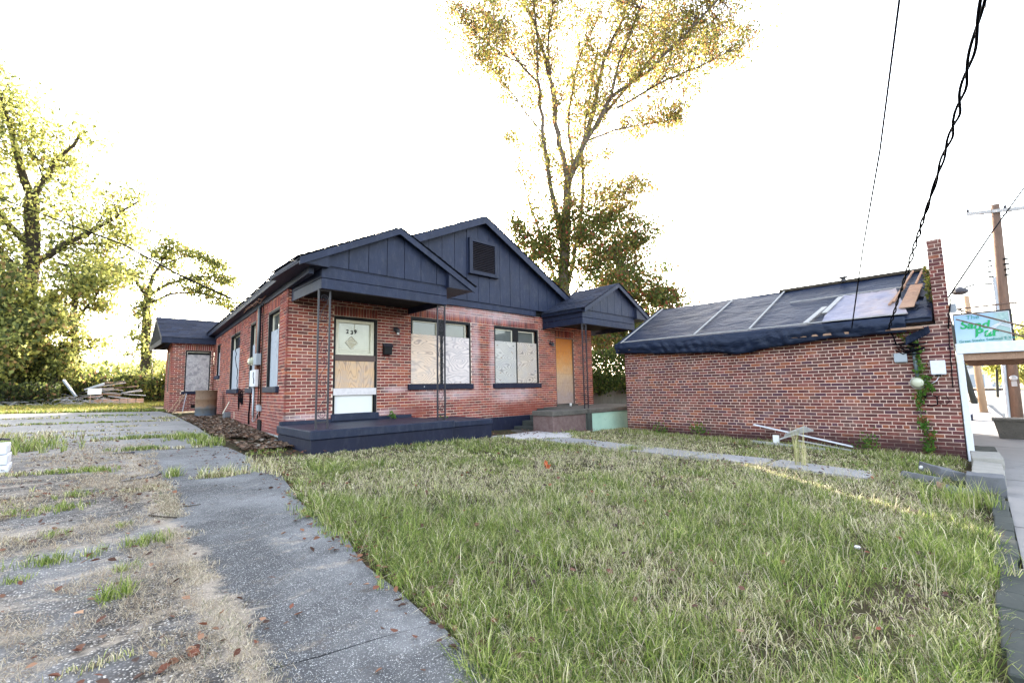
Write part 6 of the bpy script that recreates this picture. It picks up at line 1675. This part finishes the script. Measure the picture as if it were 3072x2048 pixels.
# long pale seed stalks near the camera and tufts along the drive edge
N = 5200; x = rng.random(N)*7+1.5; y = rng.random(N)*5+.2; k = in_poly(x, y, LAWN) & (fbm(x, y, .6, 1) > .45); x, y = x[k], y[k]; N = len(x)
blades("straw_stalks", np.stack([x, y], 1), .16+.16*rng.random(N), np.full(N, .0026)*(1+.12*np.hypot(x, y)), pick(N, [(.45, .40, .27), (.36, .36, .2), (.5, .42, .33)], [2, 1, 1]), lean=1.1)
def patch(cx, cy, rx, ry, n, L0, wts, W0=.004, lean=.7, zo=.02):
    m_ = max(3, n//9); ux = np.clip(rng.normal(size=m_)*.5, -1.3, 1.3); uy = np.clip(rng.normal(size=m_)*.5, -1.3, 1.3); q = rng.integers(0, m_, n)
    x = cx+rx*ux[q]+rng.normal(size=n)*.014; y = cy+ry*uy[q]+rng.normal(size=n)*.012
    return x, y, L0*(.4+.8*rng.random(n)), np.maximum(W0, .0009*np.hypot(x, y)), pick(n, PAL_L, wts, .3)
GW = [5, 3, 1, .4, 3, .3]; DW = [.6, 1.2, 3, 2.4, .4, 3]
ps = []
for a in [(-1.2, 10.6, 1.0, .55, 2600, .26, GW), (-1.6, 12.2, 1.3, .5, 1800, .22, DW), (-2.4, 15.9, 2.6, .16, 1500, .08, DW), (.0, 16.2, 1.4, .10, 900, .07, GW), (1.5, 16.2, .7, .1, 400, .06, DW),
          (-.5, 11.4, 1.3, .12, 900, .08, DW), (.9, 11.6, .75, .12, 900, .10, GW), (1.6, 11.2, .4, .5, 900, .14, GW), (1.75, 9.9, .22, .35, 600, .18, GW), (.75, 9.7, .35, .1, 700, .09, GW), (1.2, 9.6, .5, .08, 300, .07, DW),
          (0.0, 7.9, .35, .12, 500, .07, GW), (-.45, 8.0, .4, .12, 400, .06, DW), (.25, 7.7, .1, .08, 160, .09, GW), (1.35, 6.62, .35, .07, 800, .08, DW), (1.35, 6.7, .4, .06, 250, .16, [1, 2, 2, 1, 1, 0]),
          (-.1, 5.9, .28, .14, 500, .07, GW), (.05, 6.4, .18, .12, 200, .07, GW), (.5, 6.3, .22, .1, 300, .06, DW), (-.05, 4.35, .22, .10, 380, .08, GW), (.42, 4.4, .15, .09, 330, .10, GW), (.28, 3.9, .07, .05, 80, .08, GW),
          (-.22, 4.1, .08, .05, 90, .06, GW), (-.5, 5.0, .3, .2, 400, .06, DW), (-.75, 6.2, .35, .5, 900, .08, DW), (.12, 2.75, .2, .06, 150, .05, DW), (-.08, 5.0, .1, .06, 90, .07, GW), (.32, 4.95, .05, .04, 60, .07, GW),
          (-1.2, 13.6, 2.2, .12, 900, .06, DW), (.3, 12.6, 1.5, .1, 700, .06, DW), (-1.0, 18.4, 2.4, .1, 900, .06, DW), (1.0, 19.2, 1.2, .12, 500, .07, GW), (1.9, 17.2, .3, .3, 400, .08, DW), (.9, 14.6, .6, .2, 400, .05, DW), (0.7, 21.5, 3.6, .25, 3000, .12, GW), (1.9, 6.9, .18, .7, 700, .12, DW), (1.55, 3.9, .08, .8, 500, .09, GW), (1.5, 2.4, .1, .5, 400, .09, GW), (7.7, 4.9, .3, .1, 250, .12, GW), (2.3, 8.3, .3, .5, 400, .06, GW), (-2.6, 9.0, .7, 1.2, 1500, .1, DW)]:
    ps.append(patch(*a))
x, y, L_, W, c = [np.concatenate([p[i] for p in ps]) for i in range(5)]
blades("driveway_weeds", np.stack([x, y], 1), L_, W, c, zoff=.015)
def tuft(name, lab, x, y, n, h, rad, wts, lean=.4, W0=.005):
    a = patch(x, y, rad, rad, n, h, wts, W0); o = blades(name, np.stack([a[0], a[1]], 1), a[2], a[3], a[4], kind=None, lean=lean)
    tag(o, lab, "grass tuft", "grass tufts standing out from the turf")
tuft("grass_tuft", "bright green grass tuft beside the flat black sheet on the driveway", .86, 6.95, 160, .17, .12, GW, .6)
tuft("grass_tuft", "bright green grass clump in the lower left driveway with a brown leaf beside it", .2, 3.5, 190, .13, .09, [6, 3, .5, .1, 2, 0], .8)
tuft("grass_tuft", "tall yellow grass tuft standing at the edge of the garden walk", 8.36, 2.22, 60, .62, .07, [.3, 2, 5, 3, .2, 0], .12, .007)
tuft("grass_tuft", "tall green weeds growing beside the rubble near the sidewalk", 6.9, .32, 420, .30, .30, [6, 4, 1, .5, 2, 0], .5)
tuft("grass_tuft", "lush green weed clump on the lawn corner closest to the sidewalk edge", 4.6, .30, 420, .24, .30, [6, 4, 1, .5, 2, 0], .6)
# back yard grass, sunlit
N = 60000; x = rng.random(N)*12-7; y = 21.3+rng.random(N)*8.5; k = ~((x > 2.2) & (y < 26)) & (fbm(x, y, 1.0, 2) > .28); x, y = x[k], y[k]; N = len(x)
blades("back_grass", np.stack([x, y], 1), .06+.12*rng.random(N)*fbm(x, y, 1.4, 1)*1.6, np.full(N, .018), pick(N, [(.13, .17, .03), (.24, .23, .05), (.34, .27, .07), (.1, .08, .035)], [3, 3, 2, 1.3]), lean=.8)
# grass between the shop wall and the walk is part of the lawn; fringe at the shop base
N = 5000; x = 10.6+rng.random(N)*.6; y = .5+rng.random(N)*6.6; blades("wall_weeds", np.stack([x, y], 1), .08+.16*rng.random(N)*(fbm(x*0, y, .5, 1)), np.full(N, .009), pick(N, PAL_L, [3, 3, 2, 1.5, 3, 1]), lean=.7)
x = .6+rng.normal(size=11000)*.055; y = 1.5+rng.random(11000)*5.2; k = fbm(x*0, y, .4, 1) > .42
x = x+.018*(y-3.4).clip(0)*2.2; x, y = x[k], y[k]
blades("seam_straw", np.stack([x, y], 1), .02+.05*rng.random(len(x)), np.maximum(.0022, .0007*np.hypot(x, y)), pick(len(x), [(.50, .42, .3), (.6, .52, .4), (.25, .19, .13), (.12, .14, .05)], [3, 3, 1.5, 1]), lean=2.0, zoff=.02)
# flat straw over the rough part of the driveway
def straw():
    N = 200000; x = rng.random(N)*4.6-3; y = 1.6+rng.random(N)*10*rng.random(N)**.5
    k = (x < .62+.06*(y-4)+.12*(fbm(x, y, .3, 1)-.5)) & (fbm(x, y, .3, 2)*.7+.3*fbm(x, y, .08, 1)+.10*np.clip(x+.2, -1, .6) > .5+.06*rng.random(N)); x, y = x[k], y[k]; N = len(x)
    blades("straw_litter", np.stack([x, y], 1), .02+.05*rng.random(N), np.maximum(.0022, .0007*np.hypot(x, y)), pick(N, [(.40, .33, .23), (.5, .43, .33), (.2, .15, .1), (.3, .2, .13)], [3, 3, 1.5, 1]), lean=2.2, zoff=.03)
straw()
# fallen leaves
def litter(name, X_, Y_, size, pal, wts, zo=.04):
    C = np.stack([X_, Y_, Gn(X_, Y_)+zo+.02*rng.random(len(X_))], 1)
    return leaf6(name, C, size, pick(len(X_), pal, wts, .4), M['litter'])
BR = [(.11, .07, .05), (.2, .12, .08), (.08, .05, .035), (.3, .2, .14), (.22, .19, .16)]
N = 15000; y = 8.6+rng.random(N)*9.5; t_ = rng.random(N); x = (2.05+.03*(y-9))+t_*(2.93+.07*(y-9.58)-2.05-.03*(y-9)); k = fbm(x, y, .5, 1)+.12*t_ > .40
litter("leaf_litter", x[k], y[k], .07, BR, [3, 3, 3, 1, 1.5])
X_, Y_ = [], []
for cx, cy, rx, ry, n in ((.40, 2.6, .22, .05, 26), (.12, 3.6, .1, .03, 2), (.45, 2.75, .2, .1, 12), (-.4, 5.4, .6, 1.2, 90), (.4, 6.2, .2, .3, 40), (.45, 4.3, .3, .3, 22), (1.0, 1.9, .4, .3, 14), (1.55, 3.0, .12, .9, 50), (.8, 6.6, .3, .3, 20), (.35, 3.1, .3, .5, 14),
                          (9.5, 8.3, .9, .3, 420), (8.2, 8.3, .9, .25, 60), (-.2, 9.8, .8, 1.5, 240), (1.7, 8.0, .4, .6, 60), (2.3, 8.2, .35, .5, 120), (1.55, 3.2, .12, .8, 110), (1.7, 4.9, .1, .6, 70), (1.95, 6.8, .12, .5, 80), (1.4, 2.0, .1, .3, 40), (-1.0, 4.8, .7, 1.2, 120), (-.3, 7.2, .9, 1.0, 150), (-.9, 12.0, 1.2, .8, 160), (.2, 14.5, 1.5, 1.2, 120)):
    X_.append(rng.normal(cx, rx, n)); Y_.append(rng.normal(cy, ry, n))
X_ = np.concatenate(X_); Y_ = np.concatenate(Y_)
litter("driveway_leaves", X_, Y_, .042, [(.14, .05, .03), (.26, .14, .085), (.08, .04, .028), (.18, .08, .045)], [3, 1.2, 4, 2], .03)
N = 1500; x = rng.random(N)*9+1.6; y = rng.random(N)*7.6+.3; k = in_poly(x, y, LAWN) & (fbm(x, y, 1.2, 1) > .42)
litter("lawn_leaves", x[k], y[k], .045, [(.11, .05, .035), (.22, .07, .04), (.06, .035, .03), (.2, .13, .09)], [3, .8, 4, 1.5], .05)
C = np.array([(4.96, 4.55, G(4.96, 4.55)+.08)])+rng.normal(size=(7, 3))*np.array([.025, .025, .02])
tag(leaves("red_leaf_cluster", C, .085, pick(7, [(.42, .09, .03), (.3, .05, .02)], [2, 1]), M['litter']), "curled orange-red leaf standing out on the middle of the lawn", "leaf")
for xx, yy, lab in ((.06, 3.32, "single tan leaf lying left of the green clump on the driveway"), (2.0, 1.68, "large tan leaf in the grass at the bottom of the lawn")):
    C = np.array([(xx, yy, G(xx, yy)+.05)]); tag(leaves("fallen_leaf", C, .085, np.array([(.42, .24, .14)]), M['litter'], flat=.85, asp=.6), lab, "leaf")
# little plants
def sprout(name, lab, c, n, size, rad):
    P = np.array(c)+rng.normal(size=(n, 3))*rad; P[:, 2] = np.maximum(P[:, 2], c[2]-rad)
    o = leaves(name, P, size, pick(n, [(.06, .14, .02), (.10, .2, .03), (.2, .2, .05)], [3, 3, 1]), M['leaf'], kind='stuff' if name == 'weed_plant' else None); tag(o, lab, "plant")
sprout("sprout", "small bright green plant on the porch slab by the wall", (5.15, 9.35, -.57), 26, .07, .045)
sprout("sprout", "small green sprout at the foot of the right iron post", (5.78, 8.3, -.62), 20, .05, .04)
sprout("weed_plant", "dark leafy weed against the middle of the shop wall base", (10.9, 5.0, -1.05), 140, .05, .10)
sprout("weed_plant", "leafy weed against the shop wall base nearer the landing", (10.9, 6.0, -1.1), 120, .05, .10)
sprout("weed_plant", "leafy weed beside the lower end of the leaning rail", (10.95, 1.75, -1.15), 160, .05, .10)
m = MB(); m.box(9.0, 9.12, .78, .86, -1.30, -1.25); tag(m.build("white_litter", M['white_panel'], bevel=.015), "crumpled white scrap in the grass by the shop corner", "litter")
m = MB(); z = G(4.4, .8); m.box(4.35, 4.38, .80, .84, z+.05, z+.075); tag(m.build("white_litter", M['white_board'], bevel=.008), "tiny white scrap in the lawn near the lower right corner", "litter")
print("blades", n_l)
